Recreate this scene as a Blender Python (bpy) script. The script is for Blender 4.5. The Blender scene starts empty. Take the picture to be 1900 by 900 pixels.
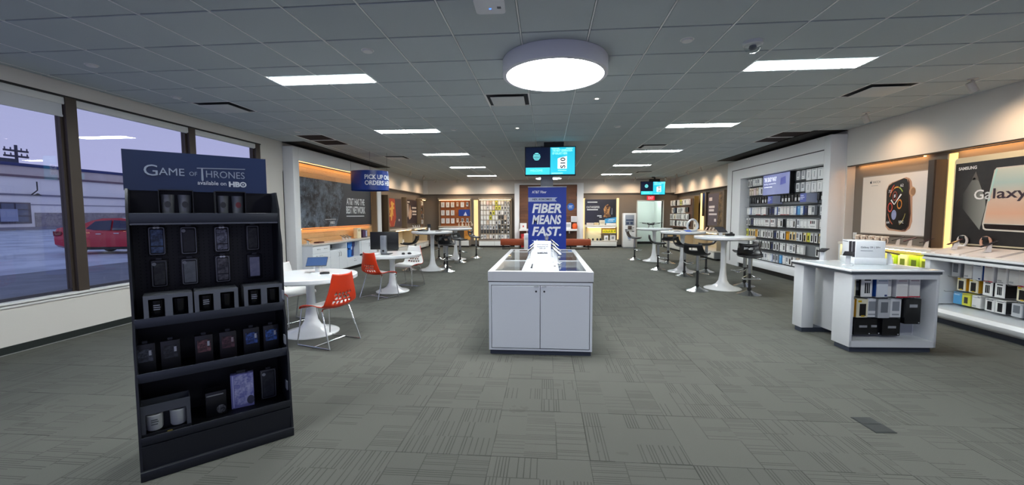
import bpy, bmesh, math, random
from mathutils import Vector, Matrix
random.seed(7)
SC = bpy.context.scene
COL = SC.collection
PI = math.pi

# ---------------------------------------------------------------- camera
cd = bpy.data.cameras.new('camera'); cam = bpy.data.objects.new('camera', cd); COL.objects.link(cam)
cd.sensor_fit = 'HORIZONTAL'; cd.sensor_width = 36.0; cd.lens = 760.6 / 1900 * 36; cd.clip_start = 0.05; cd.clip_end = 600
_y, _p, _r = .0835, -.0675, -.0028
_f = Vector((-math.sin(_y)*math.cos(_p), math.cos(_y)*math.cos(_p), math.sin(_p)))
_rt = Vector((math.cos(_y), math.sin(_y), 0)); _up = _rt.cross(_f)
_R = math.cos(_r)*_rt + math.sin(_r)*_up; _U = -math.sin(_r)*_rt + math.cos(_r)*_up
M = Matrix((_R, _U, -_f)).transposed().to_4x4(); M.translation = (0, 0, 1.5)
cam.matrix_world = M; SC.camera = cam
# ---------------------------------------------------------------- light and exposure
VS = SC.view_settings
SC.display_settings.display_device = 'sRGB'
VS.view_transform = 'Standard'; VS.look = 'None'; VS.exposure = 0.0; VS.gamma = 1.0; VS.use_curve_mapping = False
SKY = 1.05            # strength of the dusk sky
TROFFER = 62.0        # ceiling panel diffusers
DRUM = 34.0           # round drum lamps
STRIP = 9.0          # warm led strips in the displays
SPOT = 50.0          # warm track spots, watts
W = bpy.data.worlds.new('World'); SC.world = W; W.use_nodes = True
nt = W.node_tree; nt.nodes.clear()
_o = nt.nodes.new('ShaderNodeOutputWorld'); _b = nt.nodes.new('ShaderNodeBackground'); nt.links.new(_b.outputs[0], _o.inputs[0])
_t = nt.nodes.new('ShaderNodeTexCoord'); _s = nt.nodes.new('ShaderNodeSeparateXYZ'); nt.links.new(_t.outputs['Generated'], _s.inputs[0])
_cr = nt.nodes.new('ShaderNodeValToRGB'); nt.links.new(_s.outputs['Z'], _cr.inputs[0]); nt.links.new(_cr.outputs[0], _b.inputs[0])
_cr.color_ramp.elements[0].position = 0.0; _cr.color_ramp.elements[0].color = (.44, .45, .74, 1)
_cr.color_ramp.elements[1].position = .6; _cr.color_ramp.elements[1].color = (.25, .31, .54, 1)
_b.inputs[1].default_value = SKY

# ---------------------------------------------------------------- helpers
def lin(c):
    if isinstance(c, str):
        c = [int(c[i:i+2], 16)/255 for i in (0, 2, 4)]
    return tuple((x/12.92 if x <= .04045 else ((x+.055)/1.055)**2.4) for x in c)
MATS = {}
def mat(col, rough=.5, metal=0, emit=0, spec=.5, coat=0):
    k = (col, rough, metal, emit, spec, coat)
    if k in MATS: return MATS[k]
    m = bpy.data.materials.new('paint_%s' % col); m.use_nodes = True
    b = m.node_tree.nodes['Principled BSDF']; c = lin(col) + (1,)
    b.inputs['Base Color'].default_value = c; b.inputs['Roughness'].default_value = rough; b.inputs['Metallic'].default_value = metal
    b.inputs['Specular IOR Level'].default_value = spec; b.inputs['Coat Weight'].default_value = coat
    if emit:
        b.inputs['Emission Color'].default_value = c; b.inputs['Emission Strength'].default_value = emit
    MATS[k] = m; return m
class NB:
    """tiny node builder"""
    def __init__(s, name):
        s.m = bpy.data.materials.new(name); s.m.use_nodes = True; s.t = s.m.node_tree; s.b = s.t.nodes['Principled BSDF']
    def n(s, typ, **kw):
        n = s.t.nodes.new(typ)
        for k, v in kw.items(): setattr(n, k, v)
        return n
    def l(s, a, b): s.t.links.new(a, b)
    def math(s, op, a, b=None, c=None):
        n = s.n('ShaderNodeMath', operation=op)
        for i, v in enumerate((a, b, c)):
            if v is None: continue
            if isinstance(v, (int, float)): n.inputs[i].default_value = v
            else: s.l(v, n.inputs[i])
        return n.outputs[0]
    def mix(s, f, a, b):
        n = s.n('ShaderNodeMix', data_type='RGBA')
        for i, v in ((0, f), (6, a), (7, b)):
            if isinstance(v, (int, float)): n.inputs[i].default_value = v
            elif isinstance(v, tuple): n.inputs[i].default_value = v + (1,) if len(v) == 3 else v
            else: s.l(v, n.inputs[i])
        return n.outputs[2]
    def noise(s, vec, scale, detail=2, rough=.5):
        n = s.n('ShaderNodeTexNoise'); n.inputs['Scale'].default_value = scale; n.inputs['Detail'].default_value = detail; n.inputs['Roughness'].default_value = rough
        if vec is not None: s.l(vec, n.inputs['Vector'])
        return n.outputs[0]
    def white(s, x, y, z=0):
        c = s.n('ShaderNodeCombineXYZ')
        for i, v in enumerate((x, y, z)):
            if isinstance(v, (int, float)): c.inputs[i].default_value = v
            else: s.l(v, c.inputs[i])
        w = s.n('ShaderNodeTexWhiteNoise', noise_dimensions='3D'); s.l(c.outputs[0], w.inputs['Vector']); return w.outputs['Value']
    def bump(s, h, strength=.3, dist=.002):
        b = s.n('ShaderNodeBump'); b.inputs['Strength'].default_value = strength; b.inputs['Distance'].default_value = dist
        s.l(h, b.inputs['Height']); s.l(b.outputs[0], s.b.inputs['Normal'])
def carpet_material():
    k = NB('carpet'); g = k.n('ShaderNodeNewGeometry'); sp = k.n('ShaderNodeSeparateXYZ'); k.l(g.outputs['Position'], sp.inputs[0])
    X = k.math('DIVIDE', k.math('ADD', sp.outputs[0], 5.83), .61); Y = k.math('DIVIDE', k.math('ADD', sp.outputs[1], -1.83), .61)
    ix, iy = k.math('FLOOR', X), k.math('FLOOR', Y); fx, fy = k.math('FRACT', X), k.math('FRACT', Y)
    chk = k.math('MODULO', k.math('ADD', k.math('ADD', ix, iy), 100), 2)
    def sel(a, b): return k.math('ADD', k.math('MULTIPLY', a, chk), k.math('MULTIPLY', b, k.math('SUBTRACT', 1, chk)))
    u, v = sel(fx, fy), sel(fy, fx)
    # blocks along the tile, each with its own set of scored lines
    bu, bv = k.math('FLOOR', k.math('MULTIPLY', u, 4.0)), k.math('FLOOR', k.math('MULTIPLY', v, 3.0))
    r1 = k.white(k.math('ADD', bu, k.math('MULTIPLY', ix, 7)), k.math('ADD', bv, k.math('MULTIPLY', iy, 5)), 1.5)
    ln = k.math('FLOOR', k.math('MULTIPLY', u, 32)); fl = k.math('FRACT', k.math('MULTIPLY', u, 32))
    on = k.math('GREATER_THAN', k.white(k.math('ADD', ln, k.math('MULTIPLY', ix, 37)), k.math('ADD', bv, k.math('MULTIPLY', iy, 11)), .5), .42)
    blk = k.math('GREATER_THAN', r1, .34)
    groove = k.math('MULTIPLY', k.math('MULTIPLY', k.math('LESS_THAN', fl, .32), on), blk)
    cross = k.math('LESS_THAN', k.math('FRACT', k.math('MULTIPLY', v, 3.0)), .03)
    cross = k.math('MULTIPLY', cross, k.math('GREATER_THAN', r1, .5))
    groove = k.math('MAXIMUM', groove, cross)
    fine = k.noise(g.outputs['Position'], 260, 2); fade = k.noise(g.outputs['Position'], 3.0, 3); broad = k.noise(g.outputs['Position'], .7, 3)
    tint = k.white(ix, iy, 3.3)
    d = k.math('MULTIPLY', groove, k.math('ADD', .10, k.math('MULTIPLY', fade, .65)))
    base = k.mix(k.math('ADD', k.math('MULTIPLY', broad, .7), k.math('MULTIPLY', tint, .35)), lin('5f605b'), lin('6d6d67'))
    base = k.mix(k.math('MULTIPLY', fine, .55), base, lin('4c4e49'))
    st = k.noise(g.outputs['Position'], 2.2, 4, .6); st = k.math('MULTIPLY', k.math('GREATER_THAN', st, .66), .22)
    base = k.mix(st, base, lin('45463f'))
    colr = k.mix(d, base, lin('2b2d2a'))
    k.l(colr, k.b.inputs['Base Color']); k.b.inputs['Roughness'].default_value = .95; k.b.inputs['Specular IOR Level'].default_value = .15
    k.bump(k.math('SUBTRACT', fine, k.math('MULTIPLY', groove, 1.2)), .5, .002)
    return k.m
def ceiling_material():
    k = NB('mineral_tile'); g = k.n('ShaderNodeNewGeometry'); f = k.noise(g.outputs['Position'], 240, 2); b = k.noise(g.outputs['Position'], .9, 2)
    oi = k.n('ShaderNodeObjectInfo')
    c = k.mix(k.math('ADD', k.math('MULTIPLY', f, .35), k.math('MULTIPLY', oi.outputs['Random'], .2)), lin('bcc4c6'), lin('a8b0b2'))
    k.l(c, k.b.inputs['Base Color']); k.b.inputs['Roughness'].default_value = .95; k.b.inputs['Specular IOR Level'].default_value = .1
    k.bump(f, .25, .002); return k.m
def wood_material(name, a, b, c, axis=0, rough=.45):
    k = NB(name); tc = k.n('ShaderNodeTexCoord'); mp = k.n('ShaderNodeMapping'); oi = k.n('ShaderNodeObjectInfo')
    sc = [9., 9., 9.]; sc[axis] = 1.0; mp.inputs['Scale'].default_value = sc
    k.l(tc.outputs['Object'], mp.inputs['Vector'])
    off = k.n('ShaderNodeCombineXYZ'); r = k.math('MULTIPLY', oi.outputs['Random'], 40)
    for i in range(3): k.l(r, off.inputs[i])
    k.l(off.outputs[0], mp.inputs['Location'])
    n1 = k.noise(mp.outputs[0], 1.6, 6, .65); n2 = k.noise(mp.outputs[0], 9, 4, .6)
    t = k.math('ADD', k.math('MULTIPLY', n1, .75), k.math('MULTIPLY', n2, .35))
    t = k.math('ADD', t, k.math('MULTIPLY', k.math('SUBTRACT', oi.outputs['Random'], .5), .5))
    cc = k.mix(t, lin(a), lin(b)); cc = k.mix(k.math('MULTIPLY', k.math('GREATER_THAN', n2, .62), .4), cc, lin(c))
    k.l(cc, k.b.inputs['Base Color']); k.b.inputs['Roughness'].default_value = rough; k.bump(n2, .15, .001); return k.m
def smoke_material(name, a, b, scale=2.5, snow=False):
    """printed smoky backdrop of a poster"""
    k = NB(name); tc = k.n('ShaderNodeTexCoord')
    n1 = k.noise(tc.outputs['Object'], scale, 7, .68); n2 = k.noise(tc.outputs['Object'], scale*4, 5, .6)
    cr = k.n('ShaderNodeValToRGB'); k.l(k.math('ADD', k.math('MULTIPLY', n1, .8), k.math('MULTIPLY', n2, .2)), cr.inputs[0])
    cr.color_ramp.elements[0].position = .42; cr.color_ramp.elements[0].color = lin(a) + (1,)
    cr.color_ramp.elements[1].position = .64; cr.color_ramp.elements[1].color = lin(b) + (1,)
    c = cr.outputs[0]
    if snow:
        vo = k.n('ShaderNodeTexVoronoi'); vo.inputs['Scale'].default_value = 14; k.l(tc.outputs['Object'], vo.inputs['Vector'])
        c = k.mix(k.math('MULTIPLY', k.math('LESS_THAN', vo.outputs['Distance'], .13), .55), c, lin('c8d0d8'))
    k.l(c, k.b.inputs['Base Color']); k.b.inputs['Roughness'].default_value = .45; return k.m
def grad_material(name, c0, c1, axis=2, lo=0., hi=1.):
    """printed colour blend across a poster element"""
    k = NB(name); tc = k.n('ShaderNodeTexCoord'); sp = k.n('ShaderNodeSeparateXYZ'); k.l(tc.outputs['Object'], sp.inputs[0])
    mr = k.n('ShaderNodeMapRange'); k.l(sp.outputs[axis], mr.inputs[0]); mr.inputs[1].default_value = lo; mr.inputs[2].default_value = hi
    k.l(k.mix(mr.outputs[0], lin(c0), lin(c1)), k.b.inputs['Base Color']); k.b.inputs['Roughness'].default_value = .4; return k.m
def glass_material(name='window_glass', tint=(1, 1, 1), ior=1.5, rough=0.0):
    k = NB(name); k.t.nodes.remove(k.b); o = k.t.nodes['Material Output']
    tr = k.n('ShaderNodeBsdfTransparent'); tr.inputs[0].default_value = tint + (1,)
    gl = k.n('ShaderNodeBsdfGlossy'); gl.inputs['Roughness'].default_value = rough; lw = k.n('ShaderNodeLayerWeight'); lw.inputs['Blend'].default_value = .5
    f0 = ((ior-1)/(ior+1))**2; fr = k.math('ADD', f0, k.math('MULTIPLY', 1-f0, k.math('POWER', lw.outputs['Facing'], 5)))
    mx = k.n('ShaderNodeMixShader'); k.l(fr, mx.inputs[0]); k.l(tr.outputs[0], mx.inputs[1]); k.l(gl.outputs[0], mx.inputs[2]); k.l(mx.outputs[0], o.inputs[0])
    return k.m
def noisy_material(name, a, b, scale=6, rough=.9, lo=.4, hi=.6):
    k = NB(name); g = k.n('ShaderNodeNewGeometry'); n = k.noise(g.outputs['Position'], scale, 5, .6)
    mr = k.n('ShaderNodeMapRange'); k.l(n, mr.inputs[0]); mr.inputs[1].default_value = lo; mr.inputs[2].default_value = hi
    k.l(k.mix(mr.outputs[0], lin(a), lin(b)), k.b.inputs['Base Color']); k.b.inputs['Roughness'].default_value = rough; return k.m

CARPET = carpet_material(); CEIL = ceiling_material()
OAK = wood_material('honey_oak', 'c49a66', 'dcb684', '9a6a3c', 0); WALNUT = wood_material('reclaimed_walnut', '4a2e20', '84573a', '2e1b12', 0)
ORANGEWOOD = wood_material('warm_timber', '8a4a22', 'b56a34', '5e3015', 0)
GLASS = glass_material(); CASEGLASS = glass_material('display_glass', (.93, .96, .96), 1.45); CLEAR = glass_material('clear_acrylic', (.9, .92, .93), 1.3)
WHITE = mat('e4e4e2', .45); WALLW = mat('d9d5ce', .85, spec=.2); CAB = mat('e9edf2', .35); GLOSSW = mat('eceef0', .18); OFFW = mat('dcd8ce', .5)
TAUPE = mat('7d746a', .8, spec=.2); DTAUPE = mat('5a4f48', .8, spec=.2); BLACK = mat('0d0e11', .45); NAVYBLK = mat('11151d', .5); DARK = mat('1c1d20', .6)
GREY = mat('6d7073', .6); LGREY = mat('a6aaad', .5); CHROME = mat('d8dadc', .22, 1); STEEL = mat('a8aaac', .3, 1); PLINTH = mat('3b4250', .5)
BRONZE = mat('4a4038', .45, .3); ORANGE = mat('d83a14', .32); BLUE = mat('1a45a8', .4); RED = mat('a8141c', .4)

class MB:
    def __init__(s): s.v = []; s.f = []; s.mi = []
    def add(s, vs, fs, mi=0):
        b = len(s.v); s.v += [tuple(v) for v in vs]; s.f += [tuple(i+b for i in f) for f in fs]; s.mi += [mi]*len(fs); return s
    def box(s, x0, x1, y0, y1, z0, z1, mi=0, b=0, seg=2):
        if b:
            bm = bmesh.new(); bmesh.ops.create_cube(bm, size=1)
            bmesh.ops.scale(bm, vec=(x1-x0, y1-y0, z1-z0), verts=bm.verts); bmesh.ops.translate(bm, vec=((x0+x1)/2, (y0+y1)/2, (z0+z1)/2), verts=bm.verts)
            bmesh.ops.bevel(bm, geom=bm.edges[:], offset=b, segments=seg, affect='EDGES', profile=.5)
            bm.verts.index_update(); s.add([v.co[:] for v in bm.verts], [[v.index for v in f.verts] for f in bm.faces], mi); bm.free(); return s
        vs = [(x0,y0,z0),(x1,y0,z0),(x1,y1,z0),(x0,y1,z0),(x0,y0,z1),(x1,y0,z1),(x1,y1,z1),(x0,y1,z1)]
        return s.add(vs, [(0,3,2,1),(4,5,6,7),(0,1,5,4),(1,2,6,5),(2,3,7,6),(3,0,4,7)], mi)
    def lathe(s, prof, seg=24, c=(0,0,0), mi=0, sx=1, sy=1, cap=True):
        vs = []; fs = []; n = len(prof)
        for i in range(seg):
            a = 2*PI*i/seg
            for r, z in prof: vs.append((c[0]+r*math.cos(a)*sx, c[1]+r*math.sin(a)*sy, c[2]+z))
        for i in range(seg):
            j = (i+1) % seg
            for k in range(n-1): fs.append((i*n+k, j*n+k, j*n+k+1, i*n+k+1))
        if cap:
            fs.append(tuple((seg-1-i)*n for i in range(seg))); fs.append(tuple(i*n+n-1 for i in range(seg)))
        return s.add(vs, fs, mi)
    def tube(s, pts, r, seg=8, mi=0, closed=False):
        pts = [Vector(p) for p in pts]; n = len(pts); vs = []; fs = []; prev = None
        for i, p in enumerate(pts):
            if closed: t = pts[(i+1) % n]-pts[i-1]
            else: t = pts[min(i+1, n-1)]-pts[max(i-1, 0)]
            t.normalize()
            if prev is None:
                a = Vector((0,0,1)) if abs(t.z) < .9 else Vector((1,0,0)); u = t.cross(a).normalized()
            else:
                u = (prev - t*prev.dot(t)).normalized()
            prev = u; w = t.cross(u)
            for k in range(seg):
                a = 2*PI*k/seg; vs.append(p + (u*math.cos(a)+w*math.sin(a))*r)
        for i in range(n if closed else n-1):
            j = (i+1) % n
            for k in range(seg):
                l = (k+1) % seg; fs.append((i*seg+k, i*seg+l, j*seg+l, j*seg+k))
        if not closed: fs.append(tuple(range(seg))[::-1]); fs.append(tuple((n-1)*seg+k for k in range(seg)))
        return s.add(vs, fs, mi)
    def prism(s, poly, y0, y1, mi=0):
        """polygon in x,z pushed from y0 (front) to y1 (back)"""
        a = sum(poly[i][0]*poly[(i+1) % len(poly)][1]-poly[(i+1) % len(poly)][0]*poly[i][1] for i in range(len(poly)))
        if a < 0: poly = poly[::-1]
        n = len(poly); vs = [(x, y0, z) for x, z in poly]+[(x, y1, z) for x, z in poly]
        fs = [tuple(range(n)), tuple(range(2*n-1, n-1, -1))]+[(i, n+i, n+(i+1) % n, (i+1) % n) for i in range(n)]
        return s.add(vs, fs, mi)
    def yzprism(s, poly, x0, x1, mi=0):
        m = MB().prism(poly, x0, x1); vs = [(y, x, z) for x, y, z in m.v]   # swap: poly given as (y,z)
        return s.add(vs, [f[::-1] for f in m.f], mi)
    def xyprism(s, poly, z0, z1, mi=0):
        m = MB().prism(poly, z0, z1); vs = [(x, z, y) for x, y, z in m.v]
        return s.add(vs, [f[::-1] for f in m.f], mi)
    def mesh(s, name, mats, smooth=True):
        me = bpy.data.meshes.new(name); me.from_pydata(s.v, [], s.f)
        for m in (mats if isinstance(mats, (list, tuple)) else [mats]): me.materials.append(m)
        me.polygons.foreach_set('material_index', s.mi)
        if smooth:
            me.polygons.foreach_set('use_smooth', [True]*len(s.f)); me.set_sharp_from_angle(angle=math.radians(38))
        me.update(); return me
    def build(s, name, mats, parent=None, smooth=True):
        return obj(name, s.mesh(name, mats, smooth), parent)
def obj(name, me, parent=None):
    o = bpy.data.objects.new(name, me); COL.objects.link(o)
    if parent is not None: o.parent = parent
    return o
def tag(o, label=None, cat=None, group=None, kind=None):
    if label: o['label'] = label
    if cat: o['category'] = cat
    if group: o['group'] = group
    if kind: o['kind'] = kind
    return o
def thing(name, label, cat, loc=(0,0,0), rz=0, group=None):
    o = bpy.data.objects.new(name, None); COL.objects.link(o); o.empty_display_size = .1
    o.location = loc; o.rotation_euler = (0, 0, rz); return tag(o, label, cat, group)
def kids(o): return [c for c in KIDS.get(o.name, [])]
def copy_tree(o, parent=None):
    c = o.copy(); COL.objects.link(c)
    if parent is not None: c.parent = parent
    for ch in list(o.children): copy_tree(ch, c)
    return c
def box(name, parent, m, x0, x1, y0, y1, z0, z1, b=0): return MB().box(x0, x1, y0, y1, z0, z1, b=b).build(name, m, parent)
def struct(name, m, mb, parent=None):
    o = mb.build(name, m, parent)
    if parent is None: o['kind'] = 'structure'
    return o
TXT = {}
def text_mesh(body, width, height, bold=0.0, shear=0.0, depth=.001, align='L', spacing=1.0):
    """lettering scaled to exactly width x height, in the x,z plane facing -y, lower left corner at the origin"""
    cu = bpy.data.curves.new('lettering', 'FONT'); cu.body = body; cu.offset = bold; cu.shear = shear; cu.resolution_u = 3; cu.space_line = .82; cu.space_character = spacing
    if align == 'C': cu.align_x = 'CENTER'
    ob = bpy.data.objects.new('tmp', cu); me = bpy.data.meshes.new_from_object(ob); bpy.data.objects.remove(ob); bpy.data.curves.remove(cu)
    vs = [v.co.copy() for v in me.vertices]; x0 = min(v.x for v in vs); x1 = max(v.x for v in vs); y0 = min(v.y for v in vs); y1 = max(v.y for v in vs)
    sx = width/(x1-x0); sy = height/(y1-y0)
    for v in me.vertices:
        c = v.co; v.co = ((c.x-x0)*sx, -depth, (c.y-y0)*sy)
    return me
def text(parent, body, m, x, z, width, height, y=-.003, name='lettering', **kw):
    me = text_mesh(body, width, height, **kw); me.materials.clear(); me.materials.append(m)
    for p in me.polygons: p.material_index = 0
    o = obj(name, me, parent); o.location = (x, y, z); return o
def ell(cx, cz, rx, rz, n=20, a0=0, a1=2*PI):
    return [(cx+rx*math.cos(a0+(a1-a0)*i/n), cz+rz*math.sin(a0+(a1-a0)*i/n)) for i in range(n if abs(a1-a0-2*PI) < 1e-6 else n+1)]
def rrect(x0, x1, z0, z1, r, n=4):
    p = []
    for cx, cz, a in ((x1-r, z1-r, 0), (x0+r, z1-r, PI/2), (x0+r, z0+r, PI), (x1-r, z0+r, 3*PI/2)):
        for i in range(n+1):
            t = a+PI/2*i/n; p.append((cx+r*math.cos(t), cz+r*math.sin(t)))
    return p
def flat(name, parent, m, poly, y, th=.001): return MB().prism(poly, y, y+th).build(name, m, parent, smooth=False)
def bars(parent, m, rows, y=-.003, name='small_print'):
    mb = MB()
    for x0, x1, z0, z1 in rows: mb.prism([(x0,z0),(x1,z0),(x1,z1),(x0,z1)], y, y+.001)
    return mb.build(name, m, parent, smooth=False)
def globe(parent, m, cx, cz, r, y=-.003, name='globe_logo', n=5):
    """the striped globe: curved bands cut out of a disc"""
    mb = MB()
    for i in range(n):
        zt = 1-2*(i+.04)/n; zb = 1-2*(i+.72)/n
        up = []; dn = []
        for j in range(15):
            t = -1+2*j/14
            wt = math.sqrt(max(0, 1-zt*zt)) if abs(zt) < 1 else 0; wb = math.sqrt(max(0, 1-zb*zb)) if abs(zb) < 1 else 0
            sag = .16*(1-t*t)
            up.append((cx+r*t*wt, cz+r*(zt-sag*wt))); dn.append((cx+r*t*wb*(.92 if i < n-1 else 1), cz+r*(zb-sag*wb*.6)))
        poly = up+dn[::-1]
        mb.add([(x, y, z) for x, z in poly], [(j, 29-j, 28-j, j+1) for j in range(14)])
    return mb.build(name, m, parent, smooth=False)

RW, LW = -PI/2, PI/2        # facing of things on the right and the left wall (they face -y when unrotated)
ORD = ['first','second','third','fourth','fifth','sixth','seventh','eighth','ninth','tenth','eleventh','twelfth','thirteenth','fourteenth','fifteenth','sixteenth',
       'seventeenth','eighteenth','nineteenth','twentieth','twenty-first','twenty-second','twenty-third','twenty-fourth','twenty-fifth','twenty-sixth']
H = 3.126; XL = -5.82; XR = 5.8; YB = 19.2
# ================================================================ STRUCTURE
# floor: carpet tiles
fl = struct('floor', mat('4a4b48', .95), MB().box(-5.95, 6.1, -2.0, 21.6, -.12, -.006))
me = MB().box(0, .609, 0, .609, -.008, 0, b=.0015, seg=1).mesh('carpet_tile', CARPET, False)
NX, Y0T = 19, 1.83
for j in range(14):
    for i in range(NX):
        o = obj('carpet_tile', me, fl); o.location = (-5.83+.61*i, Y0T+.61*j, random.uniform(-.0006, .0004))
mb = MB(); mb.box(-5.83, 5.79, -2, Y0T-.001, -.008, 0); mb.box(-5.83, 5.79, Y0T+.61*14, 21.6, -.008, 0); mb.box(5.76, 6.1, -2, 21.6, -.008, -.0005)
far = mb.build('carpet_field', CARPET, fl, False); far['kind'] = 'stuff'
# ceiling
ce = struct('ceiling', mat('8d8f8e', .9), MB().box(-5.95, 6.1, -2.0, 21.7, H+.012, H+.1))
GX, GY, P = -5.114, 3.156, .61
vents = {(0,4),(7,4),(15,4),(0,8),(0,9),(16,9),(16,10),(1,13),(12,11),(14,21)}
def tro_rows(): return {2:0, 7:0, 12:0, 17:0, 22:0}
TRO = [(c, r) for r in (2, 7, 12, 17, 22) for c in (3, 12)]
TRO_ADDED = [(c, r) for r in (-3,) for c in (3, 12)]      # same rows run on unseen overhead, added to brighten the counter front
half = {(c+d, r) for c, r in TRO for d in (0, 1)}
G = .009; GT_ = .010
def tile_mb(dx, dy, y0=0):
    return MB().box(G, dx-G, y0+GT_, y0+dy-GT_, -.008, .012, b=.003, seg=1)
tm = tile_mb(P, P).mesh('ceiling_tile', CEIL, False); th_ = tile_mb(P, P-.31).mesh('ceiling_half_tile', CEIL, False)
fieldmb = MB()
for r in range(-1, 27):
    for c in range(-2, 18):
        x0 = GX+P*c; y0 = GY+P*r; x1 = x0+P; y1 = y0+P
        if (c, r) in vents: continue
        if x0 < XL-.02 or x1 > XR+.02:
            a, b = max(x0, XL), min(x1, XR)
            fieldmb.box(a+G, b-G, y0+GT_, y1-GT_, H-.008, H+.012); continue
        hf = (c, r) in half
        if r <= 10:
            o = obj('ceiling_tile', th_ if hf else tm, ce); o.location = (x0, y0, H)
        else:
            fieldmb.box(x0+G, x1-G, y0+GT_, y1-GT_-(.31 if hf else 0), H-.008, H+.012)
ff = fieldmb.build('ceiling_tile_field', CEIL, ce, False); ff['kind'] = 'stuff'
TBAR = mat('f0f0ee', .35)
mb = MB()
for c in range(-1, 19): mb.box(GX+P*c-.0055, GX+P*c+.0055, -1.5, 19.3, H-.0085, H+.012)
b1 = mb.build('ceiling_grid_main_tee', TBAR, ce, False); b1['kind'] = 'stuff'
mb = MB()
for r in range(-5, 27): mb.box(XL, XR, GY+P*r-.004, GY+P*r+.004, H+.006, H+.012)
b2 = mb.build('ceiling_grid_cross_tee', mat('3c3e40', .7), ce, False); b2['kind'] = 'stuff'
# left wall with the window band
wl = struct('wall_left', WALLW, MB().box(-5.95, XL, -2, 8.02, 0, .54).box(-5.95, XL, -2, 8.02, 2.955, H+.1).box(-5.95, XL, 8.02, 8.7, 0, H+.1)
            .box(-6.1, XL, 8.7, 19.4, 2.50, H+.1).box(-6.1, -6.0, 8.7, 19.4, 0, 2.5, 1))
wl.data.materials.append(TAUPE)
struct('trim_1', WHITE, MB().box(-5.93, -5.775, -2, 8.02, .54, .565, b=.006).box(-5.83, -5.80, -2, 8.02, .505, .53))
struct('trim_2', mat('14100e', .5), MB().box(-5.90, -5.815, -2, 8.03, 2.935, 2.958))
struct('baseboard_left', mat('1e2523', .5), MB().box(-5.82, -5.805, -2, 8.62, 0, .088))
struct('trim_3', mat('8a8c88', .6), MB().box(-5.805, -5.795, -2, 8.62, 0, .008))
for k, (a, b, zlo) in enumerate([(-1.9, -.42, 2.71), (-.28, 1.22, 2.71), (1.36, 2.86, 2.71), (3.0, 4.57, 2.71), (4.72, 6.30, 2.85), (6.43, 7.85, 2.85)]):
    w = bpy.data.objects.new('window_%d' % (k+1), None); COL.objects.link(w); w['kind'] = 'structure'
    MB().box(-5.905, -5.897, a, b, .56, 2.95).build('glass_pane', GLASS, w, False)
    MB().box(-5.93, -5.86, b, b+.16, .545, 2.94).box(-5.86, -5.81, b+.03, b+.15, .545, 2.94).build('mullion', BRONZE, w, False)
    MB().box(-5.93, -5.87, a, b, .56, .60).box(-5.93, -5.88, a, b, 2.90, 2.95).build('window_frame', mat('2a2c3c', .45), w, False)
    sh = thing('roller_shade', ['white roller shade lowered furthest over a window out of sight behind the viewer', 'white roller shade over the second window behind the viewer', 'white roller shade just outside the view on window side',
        'white roller shade pulled lower than the others, at edge of view', 'rolled up white shade above the window showing the red car', 'rolled up white shade above the last window before the wall'][k], 'window shade', (-5.835, (a+b)/2, 0))
    hw = (b-a)/2+.04
    sh.rotation_euler = (0, 0, LW)
    MB().box(-hw, hw, -.012, .03, 2.85, 2.935, b=.01).build('cassette', mat('d7d8d6', .5), sh)
    MB().box(-hw+.03, hw-.03, .0, .004, zlo, 2.86).box(-hw+.03, hw-.03, -.008, .012, zlo-.012, zlo+.012).build('fabric', mat('c9ccd0', .8), sh)
    MB().box(-hw-.02, -hw, -.02, .03, 2.86, 2.94).build('bracket', mat('3a3836', .5), sh); MB().box(hw, hw+.015, -.02, .03, 2.86, 2.94).build('bracket', mat('3a3836', .5), sh)
# back wall
wb = struct('wall_back', WALLW, MB().box(-6.1, 4.17, YB, YB+.3, 2.48, H+.1).box(4.17, 6.1, YB, YB+.3, 2.48, H+.1).box(-6.1, 4.17, YB+.12, YB+.3, 0, 2.48, 1).box(5.3, 6.1, YB+.12, YB+.3, 0, 2.48, 1).box(4.17, 5.3, YB+.12, YB+.3, 2.11, 2.48, 1))
wb.data.materials.append(TAUPE)
struct('wall_hallway', mat('e9efec', .8), MB().box(4.0, 5.5, 21.4, 21.5, 0, 2.6).box(3.95, 4.05, YB+.3, 21.5, 0, 2.6).box(5.45, 5.55, YB+.3, 21.5, 0, 2.6).box(3.95, 5.55, YB+.3, 21.5, 2.5, 2.6))
struct('baseboard_hallway', BLACK, MB().box(4.05, 5.45, 21.38, 21.4, 0, .12))
struct('door_1', mat('cfd2d0', .5), MB().box(4.13, 4.17, YB+.05, YB+.32, 0, 2.15).box(5.3, 5.34, YB+.05, YB+.32, 0, 2.15).box(4.13, 5.34, YB+.05, YB+.32, 2.11, 2.15))
struct('baseboard_back', BLACK, MB().box(-6.0, -1.45, YB+.1, YB+.12, 0, .1).box(1.7, 4.13, YB+.1, YB+.12, 0, .1).box(5.34, 6, YB+.1, YB+.12, 0, .1))
# right wall
wr = struct('wall_right', WALLW, MB().box(XR, 6.1, -2, 19.4, 2.42, H+.1).box(5.95, 6.1, -2, 19.4, 0, 2.42, 1).box(XR, 5.95, 8.52, 8.62, 0, 2.42).box(XR, 5.95, 12.9, 13.2, 0, 2.42))
wr.data.materials.append(TAUPE)
struct('trim_4', mat('3a332e', .6), MB().box(XR, 5.86, -2, 8.52, 2.405, 2.42).box(XR, 5.86, 13.2, 19.2, 2.405, 2.42))
struct('baseboard_right', BLACK, MB().box(5.93, 5.95, -2, 8.5, 0, .1).box(5.93, 5.95, 13.2, 19.3, 0, .1))
hl = tag(MB().box(4.2, 5.3, 20.2, 20.6, 2.48, 2.5).build('added_hallway_light', mat('f2fff8', .5, emit=11)), 'unseen ceiling panel added to brighten the doorway passage', 'ceiling light')  # unseen lamp added to brighten the passage behind the doorway
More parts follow.
